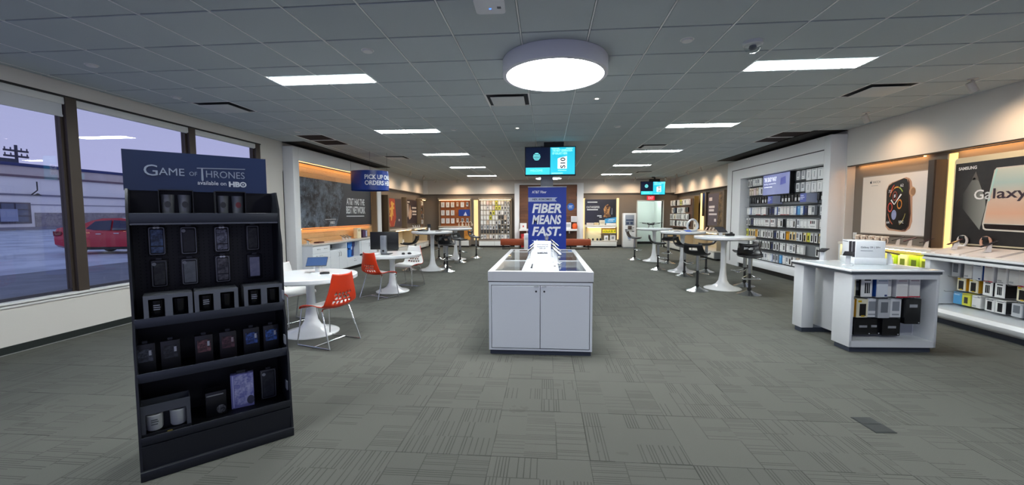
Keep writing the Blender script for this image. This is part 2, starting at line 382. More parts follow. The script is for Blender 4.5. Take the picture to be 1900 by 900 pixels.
# white strips standing in for the bright light in the back corners
struct('corner_highlight_1', WHITE, MB().box(-5.82, -5.62, YB-.06, YB, 2.48, H)); struct('corner_highlight_2', WHITE, MB().box(5.6, 5.8, YB-.06, YB, 2.48, H))
# dark strips standing in for the ceiling shadow over the two white portals
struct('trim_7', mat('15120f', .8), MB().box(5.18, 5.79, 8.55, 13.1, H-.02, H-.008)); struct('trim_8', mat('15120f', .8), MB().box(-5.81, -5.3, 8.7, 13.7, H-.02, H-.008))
# rear shop front behind the viewer: low wall, header, mullions, open to the dusk
struct('wall_rear', WALLW, MB().box(-5.95, 6.1, -1.9, -1.8, 0, .12).box(-5.95, 6.1, -1.9, -1.8, 3.0, H+.1).box(-3.0, -2.93, -1.9, -1.8, .12, 3.0).box(0, .07, -1.9, -1.8, .12, 3.0).box(3, 3.07, -1.9, -1.8, .12, 3.0))

# ================================================================ OUTSIDE
tag(MB().box(-200, -5.96, -120, 200, -.3, -.1).build('parking_lot', noisy_material('wet_asphalt', 'a9b2c0', 'ccd4e0', .5, .6)), kind='structure')
tag(MB().xyprism([(-14.9, 4), (-14.4, 11.4), (-14.2, 26), (-11.5, 26), (-9.5, 11), (-9.2, 4)], -.1, -.085).build('road_strip', noisy_material('dark_asphalt', '5d6470', '6c7380', 1.5, .6)), kind='structure')
tag(MB().box(-8.6, -5.96, -20, 40, -.1, -.03).build('kerb_strip', noisy_material('old_snow', 'b9c0d2', 'd5dae6', 2, .8)), kind='structure')
b = thing('shop_building', 'long pale commercial building with blue roof edge across the street', 'building', (-60, 45, -.1))
facadem = noisy_material('cream_block', 'fbf6f0', 'fffaf4', .4, .8)
MB().box(-20, 0, -60, 60, 0, 7.3).build('wall', facadem, b); MB().box(-20.3, .3, -60.3, 60.3, 7.3, 7.65, b=.05).build('roof_edge', mat('23346e', .5), b)
MB().box(-6, -2, -14, -1.2, 7.6, 8.3).build('roof_unit', mat('3c4158', .6), b)
MB().box(0, .12, -60, 60, 6.3, 7.3).build('upper_band', noisy_material('tan_band', 'd0c2ba', 'd8ccc6', .6, .8), b); MB().box(0, .2, -60, 60, 6.05, 6.3).build('cornice', mat('75606a', .7), b)
MB().box(0, .14, -60, 60, 3.95, 4.15).build('string_course', mat('84808c', .7), b); MB().box(0, .08, -60, 60, 2.9, 3.0).build('string_course', mat('9a96a0', .7), b)
MB().box(0, .15, -1.5, 60, .1, 2.0).build('base_cladding', noisy_material('brown_stone', '8f8686', 'a39a98', 3, .9), b)
MB().box(0, .25, -60, 60, 0, .35).build('footing', mat('8a8790', .9), b)
wn = MB().box(0, .15, -11, -1.9, .75, 3.15).build('window', mat('564f58', .6), b)
gm = mat('5d6478', .2)
for i in range(7):
    for j in range(3): MB().box(.15, .2, -10.8+1.25*i, -9.7+1.25*i, .95+.72*j, 1.57+.72*j).build('pane', gm, wn, False)
MB().box(.2, .26, -4.7, -3.2, 1.0, 2.4).build('window_poster', mat('9aa3bd', .5), b)
lp = MB().tube([(.1, -1.7, 4.1), (.9, -1.7, 4.6), (.9, -1.7, 5.6)], .06).lathe([(.05, .25), (.35, 0)], 12, (.9, -1.7, 4.0)).build('wall_lamp', DARK, b)
pole = thing('utility_pole', 'wooden utility pole with two crossarms rising behind the far building', 'utility pole', (-88, 62, -.1))
MB().lathe([(.25, 0), (.2, 13.4)], 10).build('shaft', mat('4a4658', .8), pole)
for z, tz in ((12.3, .28), (11.4, -.05)):
    arm = MB().add(*(lambda m: (m.v, m.f))(MB().box(-.12, .12, -1.6, 1.6, z, z+.3))).build('crossarm', mat('4a4658', .8), pole)
    for dy in (-1.45, -.7, .7, 1.45): MB().lathe([(.09, 0), (.09, .3), (.05, .38)], 8, (0, dy, z+.3)).build('insulator', mat('5a566a', .5), arm)
# red car
def make_car():
    t = thing('car', 'red four-door sedan parked in the lot outside the window', 'car', (-20.45, 15.95, -.1), math.atan2(.24, .97))
    paint = mat('c81a30', .25, coat=.6)
    # stations along x (rear at 0): half width, bottom, belt height, deck height
    st = [(0, .68, .42, .80, .95), (.10, .80, .32, .90, 1.09), (.5, .88, .24, .96, 1.17), (1.0, .90, .22, .97, 1.17), (1.6, .91, .20, .96, 1.06), (2.4, .92, .20, .94, 1.0), (3.3, .91, .20, .92, 1.0), (4.0, .89, .22, .86, .95), (4.6, .84, .26, .74, .80), (4.9, .68, .36, .58, .62)]
    mb = MB(); n = 10; vs = []
    for x, w, zb, zs, zt in st:
        for yy, zz in ((-w*.8, zb), (-w*.98, zb+.12), (-w, (zb+zs)/2+.05), (-w*.97, zs), (-w*.8, zt), (w*.8, zt), (w*.97, zs), (w, (zb+zs)/2+.05), (w*.98, zb+.12), (w*.8, zb)): vs.append((x, yy, zz))
    fs = []
    for i in range(len(st)-1):
        for k in range(n):
            l = (k+1) % n; fs.append((i*n+k, i*n+l, (i+1)*n+l, (i+1)*n+k))
    fs.append(tuple(range(n))[::-1]); fs.append(tuple((len(st)-1)*n+k for k in range(n)))
    mb.add(vs, [f[::-1] for f in fs]); mb.build('body', paint, t)
    # cabin
    prof = [(.8, 1.12), (1.35, 1.40), (1.75, 1.50), (2.45, 1.51), (2.95, 1.42), (3.75, .98)]
    vs = []; fs = []
    for x, z in prof:
        wt = .60 if z > 1.2 else .78
        vs += [(x, -.84 if z < 1.2 else -.78, min(z, .98)), (x, -wt, z), (x, wt, z), (x, .84 if z < 1.2 else .78, min(z, .98))]
    for i in range(len(prof)-1):
        for k in range(3): fs.append((i*4+k, (i+1)*4+k, (i+1)*4+k+1, i*4+k+1))
    MB().add(vs, fs).build('roof', paint, t)
    gl = mat('2c3350', .08)
    for s in (-1, 1):
        y0, y1 = s*.795, s*.655
        for poly in ([(1.2, 1.02), (1.55, 1.38), (2.15, 1.42), (2.15, 1.0)], [(2.22, 1.0), (2.22, 1.42), (2.75, 1.38), (3.3, 1.02)]):
            q = [(x, (y0+(y1-y0)*(z-.98)/.5)*1.02, z) for x, z in poly]
            q2 = [(x, y*1.02, z) for x, y, z in q]
            MB().add(q+q2, [(0,1,2,3),(7,6,5,4),(0,4,5,1),(1,5,6,2),(2,6,7,3),(3,7,4,0)]).build('side_window', gl, t, False)
        MB().prism(rrect(2.35, 2.55, .86, .89, .012), s*.925, s*.945).build('door_handle', CHROME, t)
        MB().prism(rrect(1.7, 1.9, .84, .87, .012), s*.925, s*.945).build('door_handle', CHROME, t)
        MB().prism([(.14, .78), (.13, .98), (.40, .96), (.45, .88), (.36, .80)], s*.80, s*.872).build('tail_light', mat('7a0a10', .2), t)
        MB().box(.55, 4.4, s*.90-.01, s*.90+.01, .20, .30).build('sill', DARK, t)
        for xw in (.95, 3.95):
            w = MB()
            w.lathe([(.20, -.1), (.30, -.1), (.335, -.06), (.335, .06), (.30, .1), (.2, .1)], 24)
            w.v = [(x+xw, z+s*.83, y+.335) for x, y, z in w.v]
            wo = w.build('wheel', mat('16161a', .8), t)
            h = MB().lathe([(.02, -.02), (.21, -.03), (.21, .03), (.02, .02)], 16); h.v = [(x+xw, z+s*.92, y+.335) for x, y, z in h.v]
            h.build('hubcap', STEEL, wo)
    MB().box(-.015, .03, -.26, .26, .60, .73).build('number_plate', mat('c8ccd4', .5), t)
    vs = [(.77, -.6, 1.09), (1.33, -.52, 1.39), (1.33, .52, 1.39), (.77, .6, 1.09)]
    MB().add([(x-.02, y, z+.02) for x, y, z in vs]+[(x-.01, y, z) for x, y, z in vs], [(3,2,1,0),(4,5,6,7),(0,1,5,4),(1,2,6,5),(2,3,7,6),(3,0,4,7)]).build('rear_window', gl, t, False)
    return t
make_car()

# ================================================================ CEILING FIXTURES
DIFF = mat('f4fbfc', .5, emit=TROFFER)
for q, (c, r) in enumerate(TRO+TRO_ADDED):
    side = 'window' if c == 3 else 'poster wall'; row = [2, 7, 12, 17, 22, -3].index(r)
    x0 = GX+P*c; x1 = x0+2*P; y1 = GY+P*(r+1); y0 = y1-.305
    t = thing('ceiling_panel_light', '%s bright rectangular ceiling panel in the row on the %s side' % (['nearest', 'second', 'third', 'fourth', 'farthest', 'added unseen overhead'][row], side), 'ceiling light', ((x0+x1)/2, (y0+y1)/2, H), 0, 'rectangular ceiling panels')
    hx, hy = P-.01, .15
    MB().box(-hx, hx, -hy, hy, -.004, .012).build('diffuser', DIFF, t, False)
    MB().box(-hx, hx, -hy-.004, -hy+.012, -.009, .0).box(-hx, hx, hy-.012, hy+.004, -.009, 0).box(-hx, -hx+.012, -hy, hy, -.009, 0).box(hx-.012, hx, -hy, hy, -.009, 0).build('frame', mat('d8dadc', .5), t, False)
for x, y, lab in ((.085, 4.46, 'large round white drum lamp glowing near the front of the ceiling'), (.09, 16.8, 'round drum lamp far back, half hidden behind the hanging screen')):
    t = thing('drum_ceiling_lamp', lab, 'ceiling light', (x, y, H), 0, 'round drum lamps')
    MB().lathe([(.02, -.01), (.545, -.01), (.55, -.02), (.55, -.165), (.54, -.172), (.51, -.172), (.508, -.15)], 64, cap=False).build('shade', mat('d6d6dc', .5), t)
    MB().lathe([(0.001, -.158), (.51, -.158), (.51, -.150), (.001, -.150)], 64, cap=False).build('diffuser', mat('ffffff', .5, emit=DRUM), t)
def plaque(c, r, lab):
    x = GX+P*(c+.5); y = GY+P*(r+.5); t = thing('air_diffuser', lab, 'air vent', (x, y, H), 0, 'square air diffusers')
    MB().box(-.30, .30, -.30, .30, .0, .012).build('backing', mat('26282a', .8), t, False)
    MB().box(-.23, .23, -.23, .23, -.03, -.022, b=.003).build('plaque', mat('c9cac8', .6), t)
    MB().box(-.3, .3, -.30, -.285, -.006, .01).box(-.3, .3, .285, .30, -.006, .01).box(-.3, -.285, -.3, .3, -.006, .01).box(.285, .3, -.3, .3, -.006, .01).build('frame', TBAR, t)
plaque(0, 4, 'square white air diffuser near the window wall'); plaque(7, 4, 'square white air diffuser just beyond the large drum lamp'); plaque(15, 4, 'square white air diffuser near the watch poster wall')
plaque(1, 13, 'square air diffuser near the blue pick up sign'); plaque(12, 11, 'square air diffuser between two bright panels of the poster wall row'); plaque(14, 21, 'small far air diffuser above the doorway screen')
for (c, r), lab in (((0, 8), 'nearer dark return grille in the ceiling near the portrait wall'), ((0, 9), 'further dark return grille in the ceiling near the portrait wall'),
                    ((16, 9), 'nearer dark return grille in the ceiling before the white rack'), ((16, 10), 'further dark return grille in the ceiling before the white rack')):
    t = thing('return_grille', lab, 'air vent', (GX+P*(c+.5), GY+P*(r+.5), H), 0, 'dark return grilles')
    MB().box(-.29, .29, -.29, .29, .0, .012).build('backing', mat('1a1412', .8), t, False)
    mb = MB()
    for i in range(12): mb.box(-.28, .28, -.27+.046*i, -.255+.046*i, -.006, .002)
    mb.build('louvre', mat('3a302c', .7), t, False)['kind'] = 'stuff'
    MB().box(-.3, .3, -.30, -.28, -.006, .01).box(-.3, .3, .28, .30, -.006, .01).box(-.3, -.28, -.3, .3, -.006, .01).box(.28, .3, -.3, .3, -.006, .01).build('frame', TBAR, t)
for i, (x, y, lab) in enumerate([(-1.757, 4.02, 'round white ceiling disc between the window side panel light and drum lamp'), (1.3, 4.05, 'round white ceiling disc between the drum lamp and clear dome'), (-4.87, 4.13, 'round white ceiling disc closest to the windows'),
        (-5.05, 5.33, 'small flat ceiling disc near the window side air diffuser'), (-1.757, 7.8, 'white ceiling disc beside the second window side panel light'), (1.3, 7.8, 'white ceiling disc beside the second poster wall panel light'),
        (-4.81, 7.7, 'white ceiling disc just before the dark return grilles'), (4.33, 7.76, 'white ceiling disc near the wall of posters'), (-1.75, 11.43, 'white ceiling disc beside the third window side panel light'), (1.3, 11.43, 'white ceiling disc beside the third poster wall panel light')]):
    t = thing('sprinkler_cover', lab, 'sprinkler', (x, y, H-.006), 0, 'flat ceiling discs')
    MB().lathe([(.001, -.02), (.045, -.018), (.05, -.012), (.05, -.004), (.062, -.003), (.062, .003), (.001, .003)], 20, cap=False).build('disc', mat('d8d8d6', .5), t)
for x, y, lab in ((.70, 5.94, 'tiny lit downlight behind the large drum lamp'), (-.544, 7.78, 'tiny lit downlight above the counter left of the hanging screen')):
    t = thing('downlight', lab, 'ceiling light', (x, y, H-.006), 0, 'tiny lit downlights')
    MB().lathe([(.025, -.004), (.05, -.006), (.055, .003), (.025, .003)], 20, cap=False).build('trim_ring', mat('d8d8d6', .5), t)
    MB().lathe([(.001, -.003), (.028, -.003), (.028, .003), (.001, .003)], 16, cap=False).build('lens', mat('fff0dc', .5, emit=14), t)
t = thing('dome_camera', 'clear dome security camera on the ceiling before the bright panel', 'camera', (1.933, 4.152, H-.006))
MB().lathe([(.001, 0), (.085, 0), (.085, -.03), (.075, -.035), (.001, -.035)], 28, cap=False).build('base', mat('d2d4d4', .4), t)
MB().lathe([(.072, -.035), (.070, -.06), (.055, -.085), (.03, -.10), (.001, -.105)], 28, cap=False).build('dome', CLEAR, t)
MB().lathe([(.001, -.035), (.03, -.04), (.035, -.06), (.02, -.075), (.001, -.078)], 16, cap=False).build('lens', GREY, t)
t = thing('wireless_access_point', 'white wireless access point with blue light, above the counter at top', 'wireless device', (-.435, 3.22, H-.006), .03)
MB().prism(rrect(-.11, .11, -.11, .11, .025), -.03, 0).v
m_ = MB().prism(rrect(-.115, .115, -.115, .115, .03), 0, .035); m_.v = [(x, z, -y) for x, y, z in m_.v]; m_.f = [f[::-1] for f in m_.f]
m_.build('housing', mat('e4e6ea', .35), t)
MB().lathe([(.001, -.037), (.008, -.037), (.008, -.034), (.001, -.034)], 12, (.0, .03, 0), cap=False).build('status_light', mat('3060ff', .4, emit=5), t)
MB().box(.055, .085, .0, .03, -.0365, -.034).build('logo', mat('50545a', .5), t)
# track spots
def spot(x, y, aim, lab, watts=None, lamp=True):
    t = thing('track_spotlight', lab, 'spotlight', (x, y, H-.006), 0, 'small wall washing spotlights')
    MB().lathe([(.001, 0), (.05, 0), (.05, -.012), (.001, -.012)], 16, cap=False).build('canopy', mat('cfcac2', .5), t)
    MB().box(-.012, .012, -.006, .006, -.09, -.01).build('stem', mat('b9b4ac', .5), t)
    d = Vector(aim)-Vector((x, y, H-.11)); q = d.to_track_quat('-Z', 'Y')
    h = MB().lathe([(.001, .07), (.035, .07), (.042, .06), (.042, -.06), (.036, -.06), (.034, -.03), (.001, -.03)], 20, cap=False)
    ho = h.build('head', mat('c4bfb6', .4), t); ho.location = (0, 0, -.105); ho.rotation_euler = q.to_euler()
    lo = MB().lathe([(.001, -.045), (.034, -.045), (.034, -.04), (.001, -.04)], 16, cap=False).build('lens', mat('fff0d8', .5, emit=6 if lamp else .3), ho)
    if lamp:
        ld = bpy.data.lights.new('spot_beam', 'SPOT'); ld.energy = watts or SPOT; ld.color = (1, .68, .42); ld.spot_size = 2.1; ld.spot_blend = 1; ld.shadow_soft_size = .03
        l = obj('spot_beam', ld, ho); l.location = (0, 0, -.07)
spot(5.11, 5.5, (5.9, 5.5, 1.7), 'spotlight on the ceiling nearest the big phone poster', SPOT*1.0); spot(5.1, 7.14, (5.9, 7.3, 1.7), 'spotlight on the ceiling before the watch poster', SPOT*.8)
for x, y, ax, ay, lab in ((-5.05, 15.05, -5.8, 15.05, 'spotlight over the red lion poster'), (-5.02, 16.6, -5.8, 16.7, 'spotlight over the second poster of the portrait wall'), (-5.0, 18.3, -5.8, 18.3, 'spotlight in the far corner past the blue sign'),
        (-4.05, 18.5, -4.05, 19.2, 'spotlight over the orange backed headphone display'), (-2.45, 18.5, -2.4, 19.2, 'spotlight over the display of small accessories'),
        (2.56, 18.5, 2.56, 19.2, 'spotlight over the dark poster beside the kiosk'), (3.87, 18.5, 3.8, 19.2, 'spotlight over the white kiosk'), (5.15, 18.4, 5.75, 18.6, 'spotlight in the far corner by the doorway'),
        (5.18, 17.0, 5.8, 17.0, 'spotlight over the corner accessory rack'), (5.2, 15.8, 5.8, 15.8, 'spotlight over the narrow blue poster'), (5.24, 14.6, 5.8, 14.6, 'spotlight over the grey poster behind the bar tables')):
    spot(x, y, (ax, ay, 1.8), lab, SPOT*.85)
t = thing('ceiling_sensor', 'black dome sensor on the ceiling near the doorway screen', 'sensor', (4.6, 18.3, H-.006)); MB().lathe([(.07, 0), (.06, -.03), (.001, -.05)], 16, cap=False).build('dome', BLACK, t)

# ================================================================ SMALL GOODS (boxed cases and the like, hanging on hooks)
def carton(key, w, h, d, body='e6e6e2', side=None, prints=(), tab=None, rough=.4):
    """a carton hanging with its back at y=0 and its top at z=0, facing -y; prints = (name, x0, x1, z0, z1, colour) as fractions of the front"""
    bm_ = MB().box(-w/2, w/2, -d, 0, -h, 0, b=min(.004, w*.04), seg=1)
    if side:
        for i, f in enumerate(bm_.f):
            xs = [abs(bm_.v[k][0]) for k in f]
            if min(xs) > w/2-.001 and len(f) == 4: bm_.mi[i] = 1
    out = [('carton', bm_.mesh(key, [mat(body, rough), mat(side or body, rough)], False))]
    for nm, a, b, c, e, col in prints:
        out.append((nm, MB().box(-w/2+a*w, -w/2+b*w, -d-.0015, -d, -h+c*h, -h+e*h).mesh(key+'_'+nm, mat(col, .25), False)))
    if tab: out.append(('hang_tab', MB().prism([(-w*.28, -.004), (w*.28, -.004), (w*.22, .022), (-w*.22, .022)], -d*.5-.001, -d*.5+.001).mesh(key+'_tab', mat(tab, .4), False)))
    return out
def put(parts, name, label, cat, group, loc, rz=0, tilt=0):
    r = obj(name, parts[0][1]); r.location = loc; r.rotation_euler = (tilt, 0, rz); tag(r, label, cat, group)
    for nm, me in parts[1:]: obj(nm, me, r)
    return r
CT = {
 'white':   ('plain white', carton('white', .105, .20, .05, 'e8e8e6', None, [('small_print', .12, .88, .82, .88, 'b6b9bd'), ('small_print', .12, .5, .1, .2, 'c4c7ca')])),
 'whitered':('white, red edged', carton('whitered', .105, .20, .06, 'e6e4e2', 'd0cfd2', [('bottom_band', .0, 1, .0, .06, 'b5243a'), ('small_print', .15, .85, .84, .9, 'c0a8ac')])),
 'whiteblue':('white, blue sided', carton('whiteblue', .105, .20, .06, 'dde3ea', '2456b0', [('small_print', .12, .88, .84, .9, '98a6b8'), ('round_seal', .7, .9, .06, .15, '3f4d78')])),
 'navy':    ('navy blue', carton('navy', .105, .20, .05, '1d2440', '161b33', [('front_window', .2, .8, .2, .75, '33406b')])),
 'window':  ('white, dark windowed', carton('window', .105, .20, .06, 'e9e9e7', '2a2b2e', [('front_window', .28, .74, .12, .78, '191a1e'), ('small_print', .15, .85, .86, .92, '8d9094')])),
 'window2': ('white, grey windowed', carton('window2', .105, .20, .05, 'e2e4e6', None, [('front_window', .2, .8, .35, .85, '8b9097'), ('small_print', .2, .8, .12, .2, 'a2a6aa')])),
 'striped': ('white, bar pictured', carton('striped', .105, .20, .06, 'eaeae8', '1a1b1e', [('picture_frame', .3, .42, .2, .75, '26282c'), ('picture_frame', .48, .6, .2, .75, '26282c'), ('picture_frame', .66, .74, .2, .75, '26282c'), ('small_print', .25, .8, .86, .93, '3a3c40')])),
 'yellow':  ('yellow edged black windowed', carton('yellow', .105, .20, .05, 'e6e0c4', 'd9a01c', [('front_window', .24, .8, .1, .74, '1c1a1a'), ('yellow_badge', .1, .4, .82, .92, 'd8b41e'), ('yellow_badge', .4, .7, .06, .14, 'd8b41e')])),
 'amber':   ('amber yellow', carton('amber', .105, .20, .05, 'd79a18', 'c98a10', [('small_print', .2, .8, .8, .88, '6b4a10')])),
 'lime':    ('lime yellow', carton('lime', .105, .20, .05, 'd9d84a', 'b9b52c', [('front_window', .3, .7, .2, .7, '3a3a30')])),
 'grey':    ('silver grey', carton('grey', .105, .20, .06, 'b9bcc0', '8a8e94', [('front_window', .2, .8, .3, .85, '6d7278')])),
 'beige':   ('beige', carton('beige', .105, .20, .05, 'd6c6b4', 'c0a890', [('small_print', .2, .8, .6, .8, 'b39a82')])),
 'sky':     ('sky blue', carton('sky', .105, .20, .05, '5aa6dc', '2d7cc0', [('small_print', .2, .8, .75, .85, 'b4d8f0')])),
 'pink':    ('pale pink', carton('pink', .105, .20, .05, 'e3cfcf', 'd2b6b6', [('small_print', .2, .8, .75, .85, 'c09aa0')])),
 'picture': ('white, two phones pictured', carton('picture', .20, .20, .05, 'ebe9e8', None, [('phone_picture', .08, .24, .52, .84, '6d2a35'), ('phone_picture', .34, .5, .52, .84, '3a3038'), ('phone_picture', .6, .76, .52, .84, '54585f'), ('small_print', .1, .8, .2, .28, 'b8b8ba')])),
 'blackcard':('small black', carton('blackcard', .085, .16, .03, '131417', None, [('picture', .25, .75, .3, .7, '55585d'), ('small_print', .2, .8, .82, .88, '8a8d92')])),
 'blackwhite':('small black and white', carton('blackwhite', .085, .16, .03, '1a1b1e', None, [('white_panel', .1, .9, .08, .55, 'd8dadc')])),
 'bigwhite':('large white, cord pictured', carton('bigwhite', .16, .24, .05, 'e6e7e8', 'c6c8cb', [('cord_picture', .42, .56, .25, .75, '9fa3a8'), ('small_print', .2, .8, .86, .92, 'a8acb0')])),
}
def rack_row(rackname, rowname, y0, x, zt, keys, pitch, rz, dirv, name, cat, group, endname):
    n = 0
    for i, k in enumerate(keys):
        if k is None: continue
        d, parts = CT[k]
        px, py = x + dirv[0]*(i*pitch), y0 + dirv[1]*(i*pitch)
        put(parts, name, '%s box on %s of %s, %s from %s' % (d, rowname, rackname, ORD[n], endname), cat, group, (px, py, zt-.001*(i % 3)), rz + random.uniform(-.05, .05))
        n += 1

# ---------------------------------------------------------------- white portal with slatted rack, poster wall side
t = thing('wall_portal', 'tall white wall portal framing the packed accessory rack', 'wall unit', (XR, 10.8, 0), RW)
def R(name, m, ya, yb, xa, xb, za, zb, b=0, parent=t):   # world y range, x range -> local
    return MB().box(10.8-yb, 10.8-ya, xa-XR, xb-XR, za, zb, b=b).build(name, m, parent)
RP = mat('ecedee', .5)
R('post', RP, 8.55, 8.74, 5.5, 5.8, 0.0, 3.04, .006); R('post', RP, 12.25, 13.1, 5.5, 5.8, 0, 3.04, .006)
R('header', RP, 8.74, 12.25, 5.5, 5.8, 2.5, 3.04); R('sill', RP, 8.74, 12.25, 5.48, 5.8, .12, .27, .006)
R('kick_plate', BLACK, 8.6, 13.05, 5.53, 5.8, .0, .12)
R('shadow_gap', BLACK, 8.74, 12.78, 5.496, 5.51, 2.755, 2.775); R('shadow_gap', BLACK, 12.76, 12.785, 5.496, 5.51, .12, 2.775)
SLAT = mat('75797d', .55)
R('back_panel', mat('4d5054', .6), 8.74, 12.25, 5.77, 5.79, .27, 2.5)
ROWS = [2.46, 2.21, 1.95, 1.68, 1.385, 1.09, .80, .505]
for zt in [2.5]+[z-.0 for z in ROWS[1:]]+[.27]:
    pass
edges = [2.5]+[(ROWS[i]+.035) for i in range(1, 8)]+[.27]
for i in range(8): R('slat', SLAT, 8.75, 12.24, 5.757, 5.772, edges[i+1]+.012, edges[i]-.012)
for i in range(8): R('price_rail', mat('2a2c30', .5), 8.78, 12.2, 5.735, 5.757, ROWS[i]-.235, ROWS[i]-.225)
rows = [
 (2.46, 12.08, ['window','window','white','window2','window2','white'], .12),
 (2.21, 12.02, ['beige','beige','pink','beige','white','window'], .125),
 (1.95, 12.02, ['blackcard','blackcard','blackcard','blackwhite','blackcard','blackwhite','blackwhite','blackwhite','blackcard',None,None,'blackcard','blackwhite','blackwhite','blackwhite','blackcard','blackwhite','blackwhite',None,None,None,'blackcard','blackcard','blackwhite','blackcard'], .13),
 (1.68, 12.12, ['white','whiteblue','white','white','whitered','whitered','white','whitered',None,'navy','navy','whiteblue','window2','whitered','whitered','whitered','white','whiteblue','sky','whiteblue','navy','white','grey',None,'window2','window'], .13),
 (1.385, 12.12, ['window','window','navy','white','white','white','white','white','picture',None,'picture',None,'white','window',None,'white','white','window','window2','white','white','white','picture',None,'white','white'], .13),
 (1.09, 12.12, ['lime','yellow','yellow','yellow','amber','window','white','window','window','striped','window','navy','window','white','window','amber','yellow','yellow','window2','window','yellow','lime','window','window','yellow','yellow'], .13),
 (.80, 11.9, ['white','window2','white','window','window','window','window','window','navy','window','window','white','striped','white','window2','striped','white','white',None,None,None,'window','window'], .135),
 (.505, 11.5, ['striped','window','window2','window2','white','whiteblue','grey','grey','sky','white','window2','window','white','beige','white','window2','window2','window'], .135)]
RN = 'white portal rack'
mb = MB()
for ri, (zt, y0, keys, pitch) in enumerate(rows):
    rack_row(RN, ORD[ri]+' row', y0, 5.72, zt, keys, pitch, RW, (0, -1), 'case_box', 'phone accessory', 'boxes on the white portal rack', 'far end')
for ri, zt in ((0, 2.47), (1, 2.2)):
    for i in range(6):
        d, parts = CT['bigwhite' if i > 1 else 'window2']
        put(parts, 'case_box', '%s box on %s row of white portal rack, %s past the screen' % (d, ORD[ri], ORD[i]), 'phone accessory', 'boxes on the white portal rack', (5.72, 9.86-.19*i, zt), RW+.05)
hk = MB().tube([(0, 0, 0), (0, -.16, 0), (0, -.17, .012)], .004, 5).mesh('peg_hook', STEEL)
for zt, y0, keys, pitch in rows:
    for i, k in enumerate(keys):
        if k:
            o = obj('peg_hook', hk, t); o.location = (10.8-(y0-pitch*i), -.03, zt+.008)
# purple screen and small angled signs in the rack
sc = thing('rack_screen', 'wide lavender screen with white lettering in the white portal rack', 'screen', (5.66, 10.68, 2.25), RW)
MB().box(-.60, .60, -.03, .06, -.29, .25, b=.006).build('case', BLACK, sc)
MB().box(-.58, .58, -.034, -.03, -.265, .235).build('display', grad_material('screen_lavender', '8f95c8', '6f75b4', 2, -.3, .3), sc)
sc.children[-1].data.materials[0].node_tree.nodes['Principled BSDF'].inputs['Emission Strength'].default_value = .0
_m = NB('lavender_glow'); _tc = _m.n('ShaderNodeTexCoord'); _n = _m.noise(_tc.outputs['Object'], 1.6, 2)
_cc = _m.mix(_n, lin('5d64ae'), lin('a9b3d8')); _m.l(_cc, _m.b.inputs['Emission Color']); _m.b.inputs['Emission Strength'].default_value = .8; _m.b.inputs['Base Color'].default_value = (.02,.02,.03,1)
sc.children[-1].data.materials[0] = _m.m
LIT = mat('eef2ff', .5, emit=.9)
text(sc, 'THE EASY WAY', LIT, -.52, .06, .56, .11, y=-.036, bold=.02); text(sc, 'to buy accessories', LIT, -.52, -.02, .54, .05, y=-.036); bars(sc, LIT, [(-.52, -.14, -.08, -.065)], -.036)
MB().prism([(.2,-.05),(.22,.12),(.42,.15),(.44,-.02)], -.0355, -.0345).build('phone_picture', mat('4d54a0', .4, emit=.5), sc)
for y, lab in ((10.74, 'small blue flag sign among black packs, nearer the far end'), (9.42, 'small blue flag sign among black packs, nearer the near end')):
    f_ = thing('flag_sign', lab+' of white portal rack', 'sign', (5.56, y, 1.95), RW, 'blue flag signs')
    MB().box(-.13, .09, -.005, .005, -.19, 0).build('face', mat('5a66b8', .4), f_); bars(f_, mat('c8d0f0', .5), [(-.11, .0, -.06, -.04), (-.11, .03, -.1, -.08), (-.11, -.02, -.13, -.115)], -.007)
    MB().add([(.09, -.005, 0), (.09, -.005, -.19), (.2, .16, -.21), (.2, .16, .0), (.09, .002, 0), (.09, .002, -.19), (.2, .167, -.21), (.2, .167, .0)], [(0,1,2,3),(7,6,5,4),(0,3,7,4),(1,5,6,2),(3,2,6,7),(0,4,5,1)]).build('wing', mat('8a90a8', .5), f_)

# ---------------------------------------------------------------- watch poster and phone poster
def poster_box(name, lab, cat, loc, rz, w, zb, zt, frame, face, depth=.05):
    p = thing(name, lab, cat, (loc[0], loc[1], 0), rz)
    MB().box(-w/2-.02, w/2+.02, 0, depth, zb-.02, zt+.02).build('frame', frame, p); 
    fo = MB().box(-w/2, w/2, -.006, 0, zb, zt).build('print', face, p, False); return p
wp = poster_box('watch_poster', 'large pale wall poster of a gold smart watch', 'poster', (5.9, 7.5), RW, 1.46, 1.15, 2.17, mat('8a8278', .6), grad_material('poster_warm_light', 'e4d8ca', 'dcd6d2', 0, -.1, .5))  # warm end of the blend puts warm lamplight into the white print
y = -.008
flat('watch_case', wp, mat('b98d70', .35), [(-.189,1.917),(-.144,2.001),(-.072,2.037),(.191,2.101),(.254,2.077),(.295,2.027),(.318,1.933),(.352,1.377),(.318,1.26),(.228,1.2),(.131,1.2),(-.103,1.216),(-.168,1.281)], y)
flat('watch_edge', wp, mat('3a1a14', .3), [(.225,2.075),(.262,2.02),(.318,1.5),(.30,1.30),(.245,1.225),(.15,1.205),(.22,1.24),(.275,1.305),(.29,1.47),(.238,2.008)], y-.002)
flat('watch_screen', wp, mat('0c0c0f', .2), [(-.175,1.892),(-.142,1.976),(-.071,2.02),(.151,2.086),(.207,2.069),(.238,2.008),(.29,1.47),(.275,1.305),(.225,1.245),(.157,1.223),(-.075,1.246),(-.145,1.294),(-.165,1.369)], y-.003)
flat('watch_crown', wp, mat('c49a72', .35), ell(.325, 1.858, .058, .078), y-.003); flat('watch_crown', wp, mat('9a7250', .35), ell(.338, 1.858, .04, .058), y-.005)
